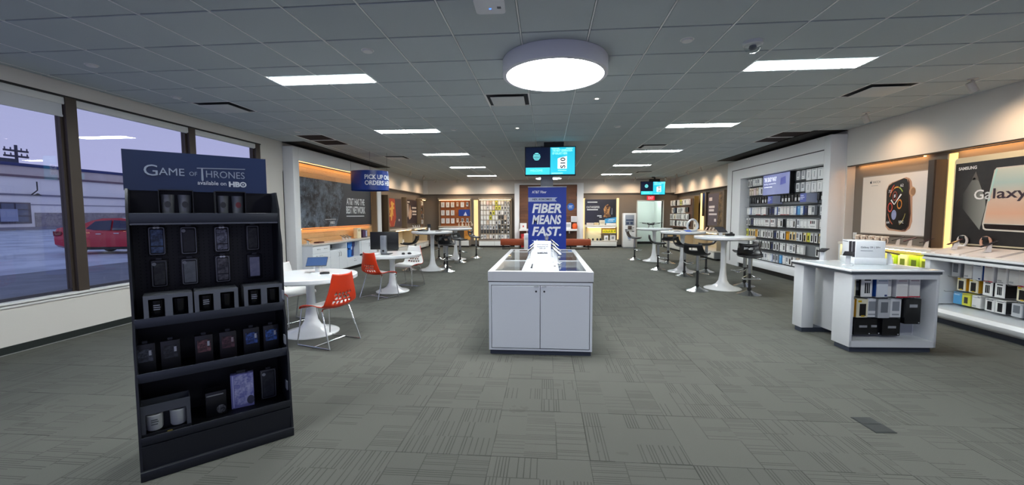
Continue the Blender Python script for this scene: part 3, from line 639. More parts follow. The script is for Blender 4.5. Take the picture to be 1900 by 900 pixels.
def arc(parent, m, cx, cz, rx, rz, a0, a1, w, yy, name='dial_arc'):
    o_ = [(cx+rx*math.cos(a), cz+rz*math.sin(a)) for a in [a0+(a1-a0)*i/14 for i in range(15)]]; i_ = [(cx+rx*(1-w)*math.cos(a), cz+rz*(1-w)*math.sin(a)) for a in [a0+(a1-a0)*i/14 for i in range(15)]]
    vs = [(x, yy, z) for x, z in o_]+[(x, yy, z) for x, z in i_]
    return MB().add(vs, [(i, 15+i, 16+i, i+1) for i in range(14)]).build(name, m, parent, False)
DY = y-.006
for a0, a1, col in ((.25*PI, .42*PI, '9ab04a'), (.44*PI, .62*PI, 'd8973a'), (.64*PI, .85*PI, 'c8662e'), (.62*PI, .82*PI, 'c2482c')):
    arc(wp, mat(col, .5), .035, 1.66, .165, .30 if col != 'c2482c' else .36, a0, a1, .08, DY)
arc(wp, mat('b05a3a', .5), .05, 1.62, .19, .33, 1.12*PI, 1.38*PI, .07, DY); arc(wp, mat('8a7a3a', .5), .05, 1.62, .19, .33, 1.62*PI, 1.88*PI, .07, DY)
for cx, cz, col in ((-.085, 1.61, 'b83a2a'), (.10, 1.66, 'c77a2a'), (-.0, 1.80, '8a3a2a'), (.0, 1.48, '8d93b8')):
    arc(wp, mat(col, .5), cx, cz, .05, .085, 0, 2*PI, .3, DY)
flat('dial_centre', wp, mat('8d93b8', .5), ell(.0, 1.475, .035, .06, 12), DY); flat('dial_centre', wp, mat('c4c4c8', .5), [(-.02,1.77),(.012,1.78),(.012,1.83),(-.02,1.82)], DY)
HND = mat('eeeeea', .4)
for p0, p1 in (((-.003, 1.655), (.125, 1.825)), ((-.003, 1.655), (-.07, 1.735))):
    dx, dz = p1[0]-p0[0], p1[1]-p0[1]; L_ = math.hypot(dx, dz); nx, nz = -dz/L_*.013, dx/L_*.013
    flat('watch_hand', wp, HND, [(p0[0]+nx*.4, p0[1]+nz*.4), (p1[0]+nx, p1[1]+nz), (p1[0]-nx, p1[1]-nz), (p0[0]-nx*.4, p0[1]-nz*.4)], DY-.002)
for tx, x, z in (('62', .1, 1.95), ('NYC', .11, 1.34), ('64', -.14, 1.33), ('72', -.13, 1.86)): text(wp, tx, HND, x, z, .03*len(tx), .045, y=DY-.001)
ap = MB().prism(ell(-.545, 2.066, .016, .021, 14), y, y+.001).prism(ell(-.535, 2.066, .016, .021, 14), y, y+.001).prism([(-.54,2.09),(-.53,2.104),(-.526,2.102),(-.533,2.09)], y, y+.001).build('logo', mat('26262a', .5), wp, False)
flat('logo_bite', wp, mat('d6d1ca', .5), ell(-.517, 2.07, .009, .012, 10), y-.001)
text(wp, 'WATCH', mat('26262a', .5), -.50, 2.046, .17, .04, y=y)
bars(wp, mat('a8a49e', .5), [(-.53, -.38, 2.0, 2.008)], y)
fin = thing('display_fin', 'dark vertical fin between the watch poster and phone poster', 'panel', (5.9, 6.70, 0), RW)
MB().box(-.05, .05, -.16, .05, .95, 2.3, b=.004).build('fin', mat('2c2420', .6), fin); MB().box(.05, .055, -.14, .05, .95, 2.3).build('edge', DTAUPE, fin)
lp_ = thing('light_column', 'warm lit vertical strip beside the phone poster', 'light', (5.94, 6.58, 0), RW); MB().box(-.05, .06, -.02, .0, .95, 2.38).build('diffuser', mat('ffd98a', .5, emit=1.1), lp_); MB().box(-.07, -.05, -.025, 0, .95, 2.38).build('channel', mat('c8b48a', .5), lp_)
sp = thing('phone_poster', 'huge black poster of a glossy phone with white maker name', 'poster', (5.9, 6.0, 0), RW)
MB().prism(rrect(-.52, 1.6, 1.06, 2.29, .05), 0, .05).build('backing', mat('d9cfae', .5), sp)
MB().box(-.49, 1.6, -.008, 0, 1.08, 2.21).build('print', smoke_material('poster_black', '100e10', '26211f', 1.2), sp, False)
y = -.010
flat('printed_shadow', sp, grad_material('poster_grey', '2a2826', '8c8e88', 0, -.36, -.05), [(-.225,2.0),(-.256,1.953),(-.359,1.776),(-.354,1.573),(-.105,1.276),(-.05,1.585),(-.057,1.681),(-.16,1.946)], y)
flat('printed_tip', sp, mat('5a5651', .5), [(-.205, 2.08), (-.256, 1.965), (-.16, 1.955)], y)
flat('phone_rim', sp, mat('cfc9bf', .25), [(.055,2.10),(.03,2.07),(-.075,1.36),(-.06,1.29),(-.03,1.275),(1.45,1.24),(1.45,2.10)], y-.001)
flat('phone_bezel', sp, mat('1c1416', .2), [(-.055,1.355),(-.04,1.305),(-.02,1.295),(1.45,1.26),(1.45,1.33),(-.04,1.36)], y-.002)
_m = NB('phone_gradient'); _tc = _m.n('ShaderNodeTexCoord'); _sp = _m.n('ShaderNodeSeparateXYZ'); _m.l(_tc.outputs['Object'], _sp.inputs[0])
_r = _m.n('ShaderNodeValToRGB'); _m.l(_m.math('SUBTRACT', _sp.outputs[2], 1.2), _r.inputs[0]); e_ = _r.color_ramp.elements; e_[0].position = .1; e_[0].color = lin('cfc3b2')+(1,); e_[1].position = .9; e_[1].color = lin('c6cabd')+(1,)
for ps, c_ in ((.3, 'd9a98c'), (.5, 'd3b8a4'), (.7, 'a9bfba')): q = _r.color_ramp.elements.new(ps); q.color = lin(c_)+(1,)
_m.l(_r.outputs[0], _m.b.inputs['Base Color']); _m.b.inputs['Roughness'].default_value = .35
flat('phone_screen', sp, _m.m, [(.05,2.085),(.016,1.916),(-.018,1.664),(-.05,1.37),(1.45,1.34),(1.45,2.085)], y-.003)
flat('screen_glint', sp, mat('a8cfc8', .3), [(.05,2.085),(.016,1.916),(-.018,1.664),(.0,1.664),(.04,1.93),(.075,2.085)], y-.004)
flat('camera_hole', sp, mat('15110f', .3), ell(.44, 2.02, .03, .03, 12), y-.005)
text(sp, 'SAMSUNG', mat('e6e6e6', .5), -.445, 2.112, .25, .045, y=y, bold=.03)
text(sp, 'G', mat('e2e2e0', .5), -.20, 1.69, .125, .135, y=y-.006, bold=.012); text(sp, 'a', mat('c9cccc', .5), -.062, 1.69, .085, .10, y=y-.006, bold=.012); text(sp, 'laxy', mat('34222e', .5), .04, 1.655, .40, .175, y=y-.006, bold=.012); text(sp, 'S10', mat('34222e', .5), .50, 1.69, .30, .135, y=y-.006, bold=.012)
# yellow lit panel behind frames
for a, b_ in ((7.0, 8.4), (5.0, 6.5)):
    s_ = thing('display_light_strip', 'warm strip light over the %s poster' % ('watch' if a > 6.9 else 'phone'), 'light', (5.9, (a+b_)/2, 2.395), RW); hw = (b_-a)/2
    MB().box(-hw, hw, -.02, .02, 0, .008).build('diffuser', mat('ffbf7a', .5, emit=STRIP*1.5), s_); MB().box(-hw, hw, -.03, -.02, -.006, .008).build('channel', GREY, s_)
sw = thing('wall_switch', 'small white switch plate on taupe wall before the watch poster', 'switch', (5.948, 8.44, 1.08), RW); MB().box(-.045, .045, -.008, 0, -.06, .06, b=.003).build('plate', WHITE, sw); MB().box(-.015, .015, -.013, -.008, -.03, .03).build('rocker', OFFW, sw)

# ================================================================ LEFT WALL: WHITE PORTAL, TIMBER NICHE, PORTRAIT POSTER
t = thing('wall_portal', 'white wall portal framing a timber niche by the windows', 'wall unit', (XL, 11.0, 0), LW)
def Lb(name, m, ya, yb, xa, xb, za, zb, b=0, parent=None):   # local x = world y - 11, local y = -(x - XL)
    return MB().box(ya-11, yb-11, -(xb-XL), -(xa-XL), za, zb, b=b).build(name, m, parent or t)
Lb('post', RP, 8.72, 8.94, -5.82, -5.58, 0, 3.03, .006); Lb('post', RP, 13.25, 13.55, -5.82, -5.58, 0, 3.03, .006); Lb('header', RP, 8.94, 13.25, -5.82, -5.58, 2.74, 3.03)
Lb('jamb_lining', mat('8b7d68', .6), 13.2, 13.25, -5.8, -5.6, .8, 2.74)
random.seed(3)
z = .82
while z < 2.74:
    y = 8.94 - random.uniform(0, .8); h = min(.122, 2.74-z)
    while y < 13.2:
        L_ = random.uniform(.9, 1.5); a = max(y, 8.94); b_ = min(y+L_, 13.2)
        if b_-a > .05:
            o = MB().box(-(b_-a)/2, (b_-a)/2, -.012-random.uniform(0, .004), 0, 0, h-.004, b=.0015, seg=1).build('timber_plank', OAK, t, False); o.location = ((a+b_)/2-11, -.03, z)
            o.rotation_euler = (0, 0, 0)
        y += L_
    z += .122
st_ = thing('display_light_strip', 'warm strip light along the top of the timber niche', 'light', (-5.66, 11.07, 2.72), LW)
MB().box(-2.1, 2.1, -.015, .015, 0, .012).build('diffuser', mat('ffc27a', .5, emit=STRIP*.95), st_); MB().box(-2.1, 2.1, -.025, -.015, -.02, .012).build('channel', GREY, st_)
po = thing('portrait_poster', 'wide dark poster with white network slogan in the timber niche', 'poster', (-5.755, 11.1, 0), LW)
MB().box(-1.95, 1.95, .0, .03, 1.22, 2.38).build('standoff_panel', BLACK, po); MB().box(-1.98, 1.98, -.015, 0, 1.195, 2.41).build('print', smoke_material('storm_print', '10161e', '77879a', 1.7, True), po, False)
flat('dark_field', po, grad_material('slate_blue', '232a34', '2d3744', 2, 1.2, 2.4), [(-.28, 1.195), (.17, 2.08), (.10, 2.41), (1.98, 2.41), (1.98, 1.195)], -.017)
WH = mat('dfe4e8', .5)
text(po, 'AT&T HAS THE', WH, .32, 1.80, 1.17, .20, y=-.019, bold=.03); text(po, 'BEST NETWORK', WH, .29, 1.545, 1.24, .22, y=-.019, bold=.03); bars(po, WH, [(.3, 1.45, 1.46, 1.485)], -.019)
text(po, 'HBO', WH, -.60, 1.27, .23, .075, y=-.017, bold=.05); bars(po, WH, [(-.85, -.3, 1.385, 1.4)], -.017)
us = thing('display_light_strip', 'warm strip light under the dark portrait poster', 'light', (-5.74, 11.1, 1.165), LW)
MB().box(-1.9, 1.9, -.01, .01, 0, .01).build('diffuser', mat('ffb468', .5, emit=STRIP*1.25), us); MB().box(-1.9, 1.9, -.02, -.01, -.008, .012).build('channel', GREY, us)
# cabinets under the niche
cx0 = -5.35
def cab(lab, ya, yb):
    c = thing('base_cabinet', lab, 'cabinet', (-5.79, (ya+yb)/2, 0), LW, 'white base cabinets under the niche'); hw = (yb-ya)/2
    return c, hw
D = .43
PULL = lambda x, z, v=True: (MB().tube([(x, -D-.003, z-.05), (x, -D-.03, z-.05), (x, -D-.03, z+.05), (x, -D-.003, z+.05)], .005, 6) if v else MB().tube([(x-.05, -D-.003, z), (x-.05, -D-.03, z), (x+.05, -D-.03, z), (x+.05, -D-.003, z)], .005, 6))
def leaf(c, name, x0, x1, z0, z1, pulls=(), lock=None):
    d = MB().box(x0+.004, x1-.004, -D-.018, -D, z0+.004, z1-.004, b=.003, seg=1).build(name, CAB, c)
    for x, z, v in pulls: m_ = PULL(x, z, v); m_.v = [(a, b_-.018, e) for a, b_, e in m_.v]; m_.build('handle', STEEL, d)
    if lock: MB().lathe([(.001, 0), (.012, 0), (.012, .006), (.001, .006)], 10, cap=False).build('lock', STEEL, d).matrix_local = Matrix.Translation((lock[0], -D-.018, lock[1])) @ Matrix.Rotation(PI/2, 4, 'X')
    return d
def carcass(c, hw, niche=None):
    MB().box(-hw, hw, -D+.06, 0, 0, .09).build('toe_kick', BLACK, c)
    if not niche: MB().box(-hw, hw, -D, -.0, .09, .785).build('carcass', CAB, c)
    else:
        a, b_, z0, z1 = niche
        MB().box(-hw, hw, -.02, 0, .09, .785).box(-hw, a, -D, -.02, .09, .785).box(b_, hw, -D, -.02, .09, .785).box(a, b_, -D, -.02, .09, z0).box(a, b_, -D, -.02, z1, .785).build('carcass', CAB, c)
c, hw = cab('white base cabinet with two drawers over doors, nearest the windows', 8.96, 9.73); carcass(c, hw)
leaf(c, 'drawer', -hw, hw, .60, .78, ((-.15, .7, False), (.15, .7, False))); leaf(c, 'drawer', -hw, hw, .46, .60, ((-.05, .54, False),), (-.22, .54))
leaf(c, 'door', -hw, 0, .10, .46, ((-.05, .33, True),), (-.05, .42)); leaf(c, 'door', 0, hw, .10, .46, ((.05, .33, True),), (.05, .42))
c, hw = cab('white base cabinet with grey open shelf slot under the countertop', 9.73, 10.60); carcass(c, hw, (-hw+.02, hw-.02, .62, .77))
MB().box(-hw+.021, hw-.021, -.03, -.021, .62, .77).build('niche_back', GREY, c); leaf(c, 'door', -hw, 0, .10, .61, ((-.05, .5, True),)); leaf(c, 'door', 0, hw, .10, .61, ((.05, .5, True),))
c, hw = cab('white base cabinet with tall open bay holding blue goods', 10.60, 11.44); carcass(c, hw, (-hw+.02, hw-.06, .34, .77))
MB().box(-hw+.021, hw-.061, -.03, -.021, .34, .77).build('niche_back', LGREY, c); leaf(c, 'drawer', -hw, hw, .10, .33, ((0, .24, False),), (0, .29))
c, hw = cab('white base cabinet with paired doors beside the monitor', 11.44, 12.54); carcass(c, hw)
leaf(c, 'door', -hw, 0, .10, .78, ((-.05, .62, True),)); leaf(c, 'door', 0, hw, .10, .78, ((.05, .62, True),))
ct = thing('countertop', 'long pale countertop over the white cabinets under the niche', 'countertop', (-5.79, 10.75, .785), LW)
MB().box(-1.80, 1.82, -.47, .0, 0, .038, b=.006).build('slab', mat('cfccc6', .35), ct)
CTZ = .8235
bag = thing('blue_tote', 'bright blue fabric tote hanging in the open cabinet bay', 'bag', (-5.6, 11.0, .345), LW)
MB().prism([(-.13,.0),(.12,.0),(.13,.20),(.05,.23),(.06,.28),(.17,.33),(.17,.42),(-.17,.42),(-.18,.26),(-.06,.24),(-.03,.2),(-.12,.19)], -.17, -.10).build('body', mat('2a7ad6', .6), bag)
MB().prism([(.0,.02),(.12,.02),(.13,.24),(.2,.30),(.2,.42),(.06,.42),(.03,.2)], -.18, -.171).build('dark_panel', mat('1c2a66', .6), bag); MB().prism([(-.02,.2),(.03,.2),(.04,.28),(-.01,.28)], -.182, -.172).build('white_patch', mat('c8d4e8', .6), bag)
def phone_stand(name, lab, cat, loc, rz, w=.075, h=.15, tilt=1.0, group=None, screen='14161c', base=.09, stand=GLOSSW, lift=.05):
    """a phone or tablet lying tilted on a white wedge stand; faces -y"""
    t = thing(name, lab, cat, loc, rz, group)
    MB().box(-base*.55, base*.55, -base*.6, base*.6, 0, .008, b=.003).build('base', stand, t)
    MB().add([(-.022,-.02,.006),(.022,-.02,.006),(.022,.03,.006),(-.022,.03,.006),(-.02,-.012+.01,lift+.03),(.02,-.002,lift+.03),(.02,.035,lift+.055),(-.02,.035,lift+.055)], [(0,3,2,1),(4,5,6,7),(0,1,5,4),(1,2,6,5),(2,3,7,6),(3,0,4,7)]).build('stem', stand, t)
    p = MB().box(-w/2, w/2, -h/2, h/2, -.004, .004, b=.003).build('phone', BLACK, t); p.location = (0, .01, lift+.052); p.rotation_euler = (.55*tilt, 0, 0)
    MB().box(-w/2+.004, w/2-.004, -h/2+.008, h/2-.008, .0042, .0048).build('display', mat(screen, .12), p)
    return t
random.seed(11)
for i, (y, lab) in enumerate(((9.15, 'dark tablet lying at the near end of the niche countertop'), (11.2, 'small phone stand on the niche countertop before the white box'))):
    phone_stand('display_phone', lab, 'phone', (-5.55, y, CTZ), LW, .12 if i == 0 else .075, .16, .6)
tt = thing('card_reader', 'flat dark red card tray on the niche countertop', 'tray', (-5.55, 9.6, CTZ), LW); MB().box(-.12, .12, -.07, .07, 0, .03, b=.008).build('tray', mat('4a1a18', .5), tt); MB().box(-.09, .09, -.05, .05, .03, .034).build('insert', mat('6a2a24', .5), tt)
tt = thing('paper_sheet', 'loose white paper lying on the niche countertop', 'paper', (-5.55, 10.2, CTZ), .2); MB().add([(-.1,-.14,.001),(.1,-.14,.001),(.1,.14,.003),(-.1,.14,.001),(-.1,-.14,.0),(.1,-.14,.0),(.1,.14,.002),(-.1,.14,0)], [(0,1,2,3),(7,6,5,4),(0,4,5,1),(1,5,6,2),(2,6,7,3),(3,7,4,0)]).build('sheet', OFFW, tt)
for i, y in enumerate((10.72, 10.88, 11.04)): phone_stand('display_phone', '%s of three tilted phones on stands along the niche countertop' % ['first', 'second', 'third'][i], 'phone', (-5.5, y, CTZ), LW, .08, .16, .8, 'tilted phones on niche countertop', 'b0a08a')
tt = thing('display_box', 'upright cream box at the far end of the niche countertop', 'box', (-5.58, 11.72, CTZ), LW); MB().box(-.12, .12, -.06, .06, 0, .30, b=.004).build('carton', mat('e9dcb8', .5), tt); MB().box(-.08, .08, -.0615, -.06, .2, .26).build('label', mat('c8b488', .5), tt)
for i, y in enumerate((12.05, 12.22)):
    tt = thing('display_box', ['small dark purple box beside the cream box on niche countertop', 'small lilac fronted box at the last corner of niche countertop'][i], 'box', (-5.58, y, CTZ), LW); MB().box(-.07, .07, -.05, .05, 0, .24-.02*i, b=.003).build('carton', mat('3a2a48' if i == 0 else '4a4a66', .4), tt); MB().box(-.05, .05, -.052, -.05, .03, .2).build('front_print', mat('5a3a6a' if i == 0 else 'aab0d0', .4), tt)
# curved blue sign
t = thing('hanging_sign', 'curved blue pick up sign hanging from the ceiling by wires', 'sign', (-4.66, 10.6, 2.15), 0)
RX, RYs = .49, .42; seg = 48
ob_ = MB(); vs = []; fs = []
for i in range(seg):
    a = 2*PI*i/seg
    for rr, zz in ((1, 0), (1, .50), (.985, .50), (.985, 0)): vs.append((RX*rr*math.cos(a), RYs*rr*math.sin(a), zz))
for i in range(seg):
    j = (i+1) % seg
    for k in range(4): fs.append((i*4+k, j*4+k, j*4+(k+1) % 4, i*4+(k+1) % 4))
ob_.add(vs, fs).build('band', mat('14388e', .25), t)
def wrap(body, m, a_mid, width, z, h):
    me = text_mesh(body, width, h, bold=.03, depth=0); me.materials.clear(); me.materials.append(m)
    for v in me.vertices:
        a = a_mid + (v.co.x-width/2)/.46; r = 1.006; v.co = (RX*r*math.cos(a), RYs*r*math.sin(a), z+v.co.z)
    for p in me.polygons: p.material_index = 0
    return obj('lettering', me, t)
SGN = mat('dfe6f2', .4)
wrap('PICK UP ONLINE', SGN, -PI/2+1.12, .95, .27, .12); wrap('ORDERS HERE', SGN, -PI/2+.98, .82, .12, .12)
for a in (-2.9, -1.2, -.1): MB().tube([(RX*.99*math.cos(a), RYs*.99*math.sin(a), .48), (RX*.99*math.cos(a), RYs*.99*math.sin(a), H-2.15)], .003, 5).build('wire', DARK, t)

# ---------------------------------------------------------------- left wall beyond the portal
def fin_panel(lab, xw, y, rz, z0=.9, z1=2.24, d=.2):
    body = '372d27' if 'dark' in lab else '80705a'
    f_ = thing('display_fin', lab, 'panel', (xw, y, 0), rz); MB().box(-.05, .05, -d, 0, z0, z1, b=.004).build('fin', mat(body, .6), f_); MB().box(-.052, .052, -d-.004, -d, z0, z1).build('edge', mat('6e6050', .6), f_); return f_
def light_col(lab, xw, y, rz, z0, z1, w=.1, e=1.0):
    l_ = thing('light_column', lab, 'light', (xw, y, 0), rz); MB().box(-w, w, -.02, 0, z0, z1).build('diffuser', mat('ffdf9c', .5, emit=e), l_); MB().box(-w-.02, -w, -.026, 0, z0, z1).build('channel', GREY, l_); return l_
light_col('glowing stand-in for the lit wall gap between white portal and the red lion poster', -5.99, 14.15, LW, .8, 2.35, .22, 1.2)  # emission stands in for warm light on the taupe wall gap
fin_panel('dark fin before the red lion poster', -6.0, 14.62, LW, .9, 2.24, .25)
fin_panel('taupe fin between the red lion poster and the grey poster', -6.0, 16.72, LW, .9, 2.24, .2)
fin_panel('taupe fin after the grey poster on the window side', -6.0, 18.60, LW, .9, 2.24, .2)
rp_ = poster_box('lion_poster', 'tall poster split red and grey with golden rampant lion', 'poster', (-5.95, 15.75), LW, 1.45, 1.05, 2.14, mat('5c5048', .6), mat('4a4148', .5), .05)
flat('red_field', rp_, mat('a8402c', .5), [(-.72, 1.05), (-.72, 2.14), (.0, 2.14), (.12, 1.4), (-.1, 1.05)], -.008)
flat('lion', rp_, mat('dba650', .5), [(-.42,1.30),(-.36,1.28),(-.30,1.42),(-.28,1.55),(-.22,1.48),(-.16,1.46),(-.2,1.6),(-.2,1.75),(-.12,1.72),(-.06,1.78),(-.16,1.84),(-.14,1.9),(-.04,1.92),(-.1,1.98),(-.22,1.98),(-.3,2.05),(-.4,2.0),(-.42,1.92),(-.36,1.86),(-.42,1.8),(-.54,1.76),(-.62,1.82),(-.56,1.7),(-.44,1.7),(-.42,1.6),(-.5,1.5),(-.6,1.5),(-.52,1.42),(-.42,1.46)], -.010)
flat('lion_tail', rp_, mat('dba650', .5), [(-.46,1.5),(-.58,1.62),(-.64,1.9),(-.60,2.02),(-.56,1.9),(-.54,1.68)], -.010)
flat('shield_edge', rp_, mat('c9a06a', .5), [(-.68, 1.28), (-.5, 1.07), (-.46, 1.07), (-.64, 1.3)], -.010); flat('shield_edge', rp_, mat('c9a06a', .5), [(.0, 1.28), (-.14, 1.07), (-.1, 1.07), (.04, 1.3)], -.010)
flat('badge', rp_, mat('d8d4d0', .5), ell(.45, 1.3, .07, .05, 10), -.008)
gp = poster_box('grey_poster', 'dark grey poster with pale hand shapes and white text lines', 'poster', (-5.95, 17.72), LW, 1.55, 1.14, 2.16, mat('6a5c50', .6), mat('3c3338', .5), .05)
flat('pale_shape', gp, mat('b9aaa0', .5), [(-.7,1.5),(-.6,2.0),(-.35,1.98),(-.3,1.6),(-.5,1.4)], -.008); flat('pale_shape', gp, mat('c7a890', .5), [(-.4,1.45),(-.25,1.7),(-.15,1.95),(-.05,1.7),(.1,1.75),(0,1.4),(-.25,1.3)], -.009)
bars(gp, mat('d8cfc4', .5), [(.1, .7, 1.78, 1.86), (.15, .7, 1.62, 1.7), (.15, .7, 1.5, 1.56), (-.5, -.2, 2.04, 2.09)], -.008)
def wall_shelf(name, lab, x, y, rz, w, d, z, th=.05, m=None, low=True, lit=None):
    s_ = thing(name, lab, 'shelf unit', (x, y, 0), rz)
    MB().box(-w/2, w/2, -d, 0, z-th, z, b=.004).build('top', m or mat('d9d4ca', .4), s_)
    MB().box(-w/2, w/2, -.03, 0, .32, z-th).build('back_panel', mat('c9bb9c', .6), s_)
    MB().box(-w/2, w/2, -d-.08, 0, .27, .32, b=.004).build('lower_shelf', mat('cfc8bc', .5), s_)
    n = max(1, round(w/1.0))
    MB().box(-w/2+.02, w/2-.02, -d-.05, 0, .06, .27).build('drawer_box', GREY, s_)
    for i in range(n):
        a = -w/2+.02+(w-.04)*i/n; MB().box(a+.006, a+(w-.04)/n-.006, -d-.075, -d-.05, .075, .262, b=.003).build('drawer', mat('dedcd6', .45), s_)
    MB().box(-w/2+.05, w/2-.05, -d+.05, 0, 0, .06).build('plinth', BLACK, s_)
    MB().box(-w/2+.1, w/2-.1, -d+.03, -d+.045, z-th-.014, z-th-.002).build('light_strip', mat('ffd79a', .5, emit=lit if lit else STRIP), s_)
    for xx in (-w/2+.01, w/2-.01): MB().box(xx-.01, xx+.01, -d, 0, .32, z-th).build('side_panel', mat('b9a98a', .5), s_)
    return s_
wall_shelf('display_shelf', 'cream lit display shelf under the red lion poster', -6.0, 15.72, LW, 1.9, .45, .95)
wall_shelf('display_shelf', 'cream lit display shelf under the grey poster on window side', -6.0, 17.7, LW, 1.8, .5, .95)
for i in range(4): phone_stand('display_phone', '%s of four phones slanted on the shelf under the grey poster' % ORD[i], 'phone', (-5.65, 17.1+.28*i, .95), LW, .08, .16, .9, 'slanted phones under the grey poster', '4a4440', lift=.08)
for i, (y, key) in enumerate(((15.1, 'white'), (15.4, 'yellow'), (16.0, 'white'), (17.2, 'grey'), (17.6, 'window'))):
    put(CT[key][1], 'case_box', '%s box on lower lit shelf %s' % (CT[key][0], ['under the lion poster, nearest the portal', 'under the lion poster, second one', 'under the lion poster, at its far end', 'below the grey poster, first one', 'below the grey poster, second one'][i]), 'phone accessory', 'boxes on lower lit shelves', (-5.75, y, .521), LW)
# accessory rack in the far left corner
def acc_rack(lab, x, y, rz, w, z0, z1, backm, slatn, d=.12, cap=True):
    r = thing('accessory_rack', lab, 'display rack', (x, y, 0), rz)
    MB().box(-w/2, w/2, -d, 0, z0, z1).build('back_box', mat('6a6058', .6), r)
    hh = (z1-z0)/slatn
    for i in range(slatn):
        o = MB().box(-w/2+.03, w/2-.03, -.012, 0, 0, hh-.008, b=.002, seg=1).build('plank', backm, r, False); o.location = (0, -d, z0+hh*i+.004)
    if cap:
        MB().box(-w/2-.04, w/2+.04, -d-.22, 0, z1, z1+.09, b=.004).build('cornice', mat('a89a88', .5), r)
        MB().box(-w/2, w/2, -d-.18, -d-.16, z1-.012, z1-.001).build('light_strip', mat('ffd08a', .5, emit=STRIP*1.3), r)
        MB().box(-w/2-.04, -w/2, -d-.1, 0, z0, z1).build('side_panel', mat('8a7a68', .6), r); MB().box(w/2, w/2+.04, -d-.1, 0, z0, z1).build('side_panel', mat('8a7a68', .6), r)
    return r
def fill(rackword, name, cat, group, fn, nx, xs, zs, keys, scale=None, skip=()):
    """fn(localx) -> world (x, y); keys[row][i]"""
    for ri, zt in enumerate(zs):
        n = 0
        for i in range(nx):
            k = keys[ri % len(keys)][i % len(keys[ri % len(keys)])]
            if k is None or (ri, i) in skip: continue
            x, y, rz = fn(xs+i*PITCH[0])
            o = put(CT[k][1][:3], name, '%s box on %s row of %s, %s along' % (CT[k][0], ORD[ri], rackword, ORD[n]), cat, group, (x, y, zt), rz)
            if scale: o.scale = scale
            n += 1
PITCH = [.15]
acc_rack('small wooden accessory rack in the far corner of window side', -6.0, 18.92, LW, .42, .95, 2.2, ORANGEWOOD, 8, .1)
PITCH[0] = .135
fill('window side corner rack', 'case_box', 'phone accessory', 'boxes on the window side corner rack', lambda x: (-5.88, 18.92+x, LW), 3, -.135, [2.15, 1.85, 1.55, 1.28], [['window','window2','white'],['blackcard','blackwhite','blackcard'],['grey','blackcard','window'],['white','window2','white']])

# ================================================================ BACK WALL
# wood feature in the middle with white frame
t = thing('feature_wall', 'white framed feature panel of reclaimed wood planks behind the banner', 'wall panel', (.1, YB, 0), 0)
MB().box(-1.575, -1.35, -.10, .1, 0, 2.95, b=.004).build('frame_post', RP, t); MB().box(1.31, 1.60, -.10, .1, 0, 2.95, b=.004).build('frame_post', RP, t); MB().box(-1.35, 1.31, -.10, .1, 2.88, 2.95).build('frame_head', RP, t)
MB().box(-1.35, 1.31, -.02, .1, 0, 2.88).build('backing', BLACK, t)
random.seed(5); z = .1
while z < 2.86:
    x = -1.35-random.uniform(0, .7)
    while x < 1.31:
        L_ = random.uniform(.7, 1.3); a, b_ = max(x, -1.35), min(x+L_, 1.31)
        if b_-a > .06: o = MB().box(-(b_-a)/2, (b_-a)/2, -.02-random.uniform(0, .02), 0, 0, .127, b=.002, seg=1).build('wood_plank', WALNUT, t, False); o.location = ((a+b_)/2, -.02, z)
        x += L_
    z += .132
s_ = thing('wall_ledge', 'white ledge across the wood feature wall', 'shelf', (.08, YB-.06, .76), 0); MB().box(-1.32, 1.32, -.35, 0, 0, .085, b=.005).build('ledge', WHITE, s_); MB().box(-1.0, -.95, -.2, 0, -.12, 0).build('bracket', WHITE, s_); MB().box(.95, 1.0, -.2, 0, -.12, 0).build('bracket', WHITE, s_)
LZ = .845
def simple_box(name, lab, cat, loc, w, d, h, m, fm=None, rz=0, fr=(.12, .88, .3, .8), group=None):
    b_ = thing(name, lab, cat, loc, rz, group); MB().box(-w/2, w/2, -d/2, d/2, 0, h, b=.004).build('carton', m, b_)
    if fm: MB().box(-w/2+w*fr[0], -w/2+w*fr[1], -d/2-.002, -d/2, h*fr[2], h*fr[3]).build('front_print', fm, b_)
    return b_
simple_box('ledge_box', 'white box with red mark on the wood wall ledge, left of banner', 'box', (-1.06, YB-.22, LZ), .3, .1, .27, WHITE, mat('c23a30', .5), fr=(.4, .6, .3, .6))
simple_box('ledge_box', 'small white box standing on the wood wall ledge beside the banner', 'box', (.98, YB-.22, LZ), .3, .1, .30, WHITE, mat('b9bcc0', .5))
fr_ = simple_box('ledge_picture', 'square white framed print above the orange speaker', 'picture', (1.27, YB-.13, 1.16), .27, .03, .27, WHITE, mat('c9ccd0', .5), fr=(.12, .88, .12, .88))
sp_ = thing('orange_speaker', 'rounded orange speaker on the wood wall ledge', 'speaker', (1.30, YB-.25, LZ)); MB().lathe([(.001,0),(.09,0),(.115,.05),(.12,.14),(.10,.22),(.06,.26),(.001,.265)], 20, cap=False).build('body', mat('e25a1c', .5), sp_); MB().lathe([(.07,.255),(.05,.275),(.001,.278)], 16, cap=False).build('top_cap', mat('b8441a', .4), sp_)
simple_box('ledge_base_box', 'red goods on the floor under the wood wall ledge, left of banner', 'box', (-.98, YB-.3, 0), .35, .25, .62, mat('b01e22', .5), mat('d86a60', .5), fr=(.2, .8, .5, .8))
sgn = thing('round_sign', 'round blue sign mounted on the wood feature wall', 'sign', (1.12, YB-.075, 1.86)); m_ = MB().prism(ell(0, 0, .16, .17, 28), -.015, .0); m_.build('disc', mat('2b62b8', .4), sgn); bars(sgn, mat('bcd2f0', .5), [(-.09, .09, .03, .06), (-.08, .05, -.01, .015), (-.1, .08, -.06, -.035)], -.018)
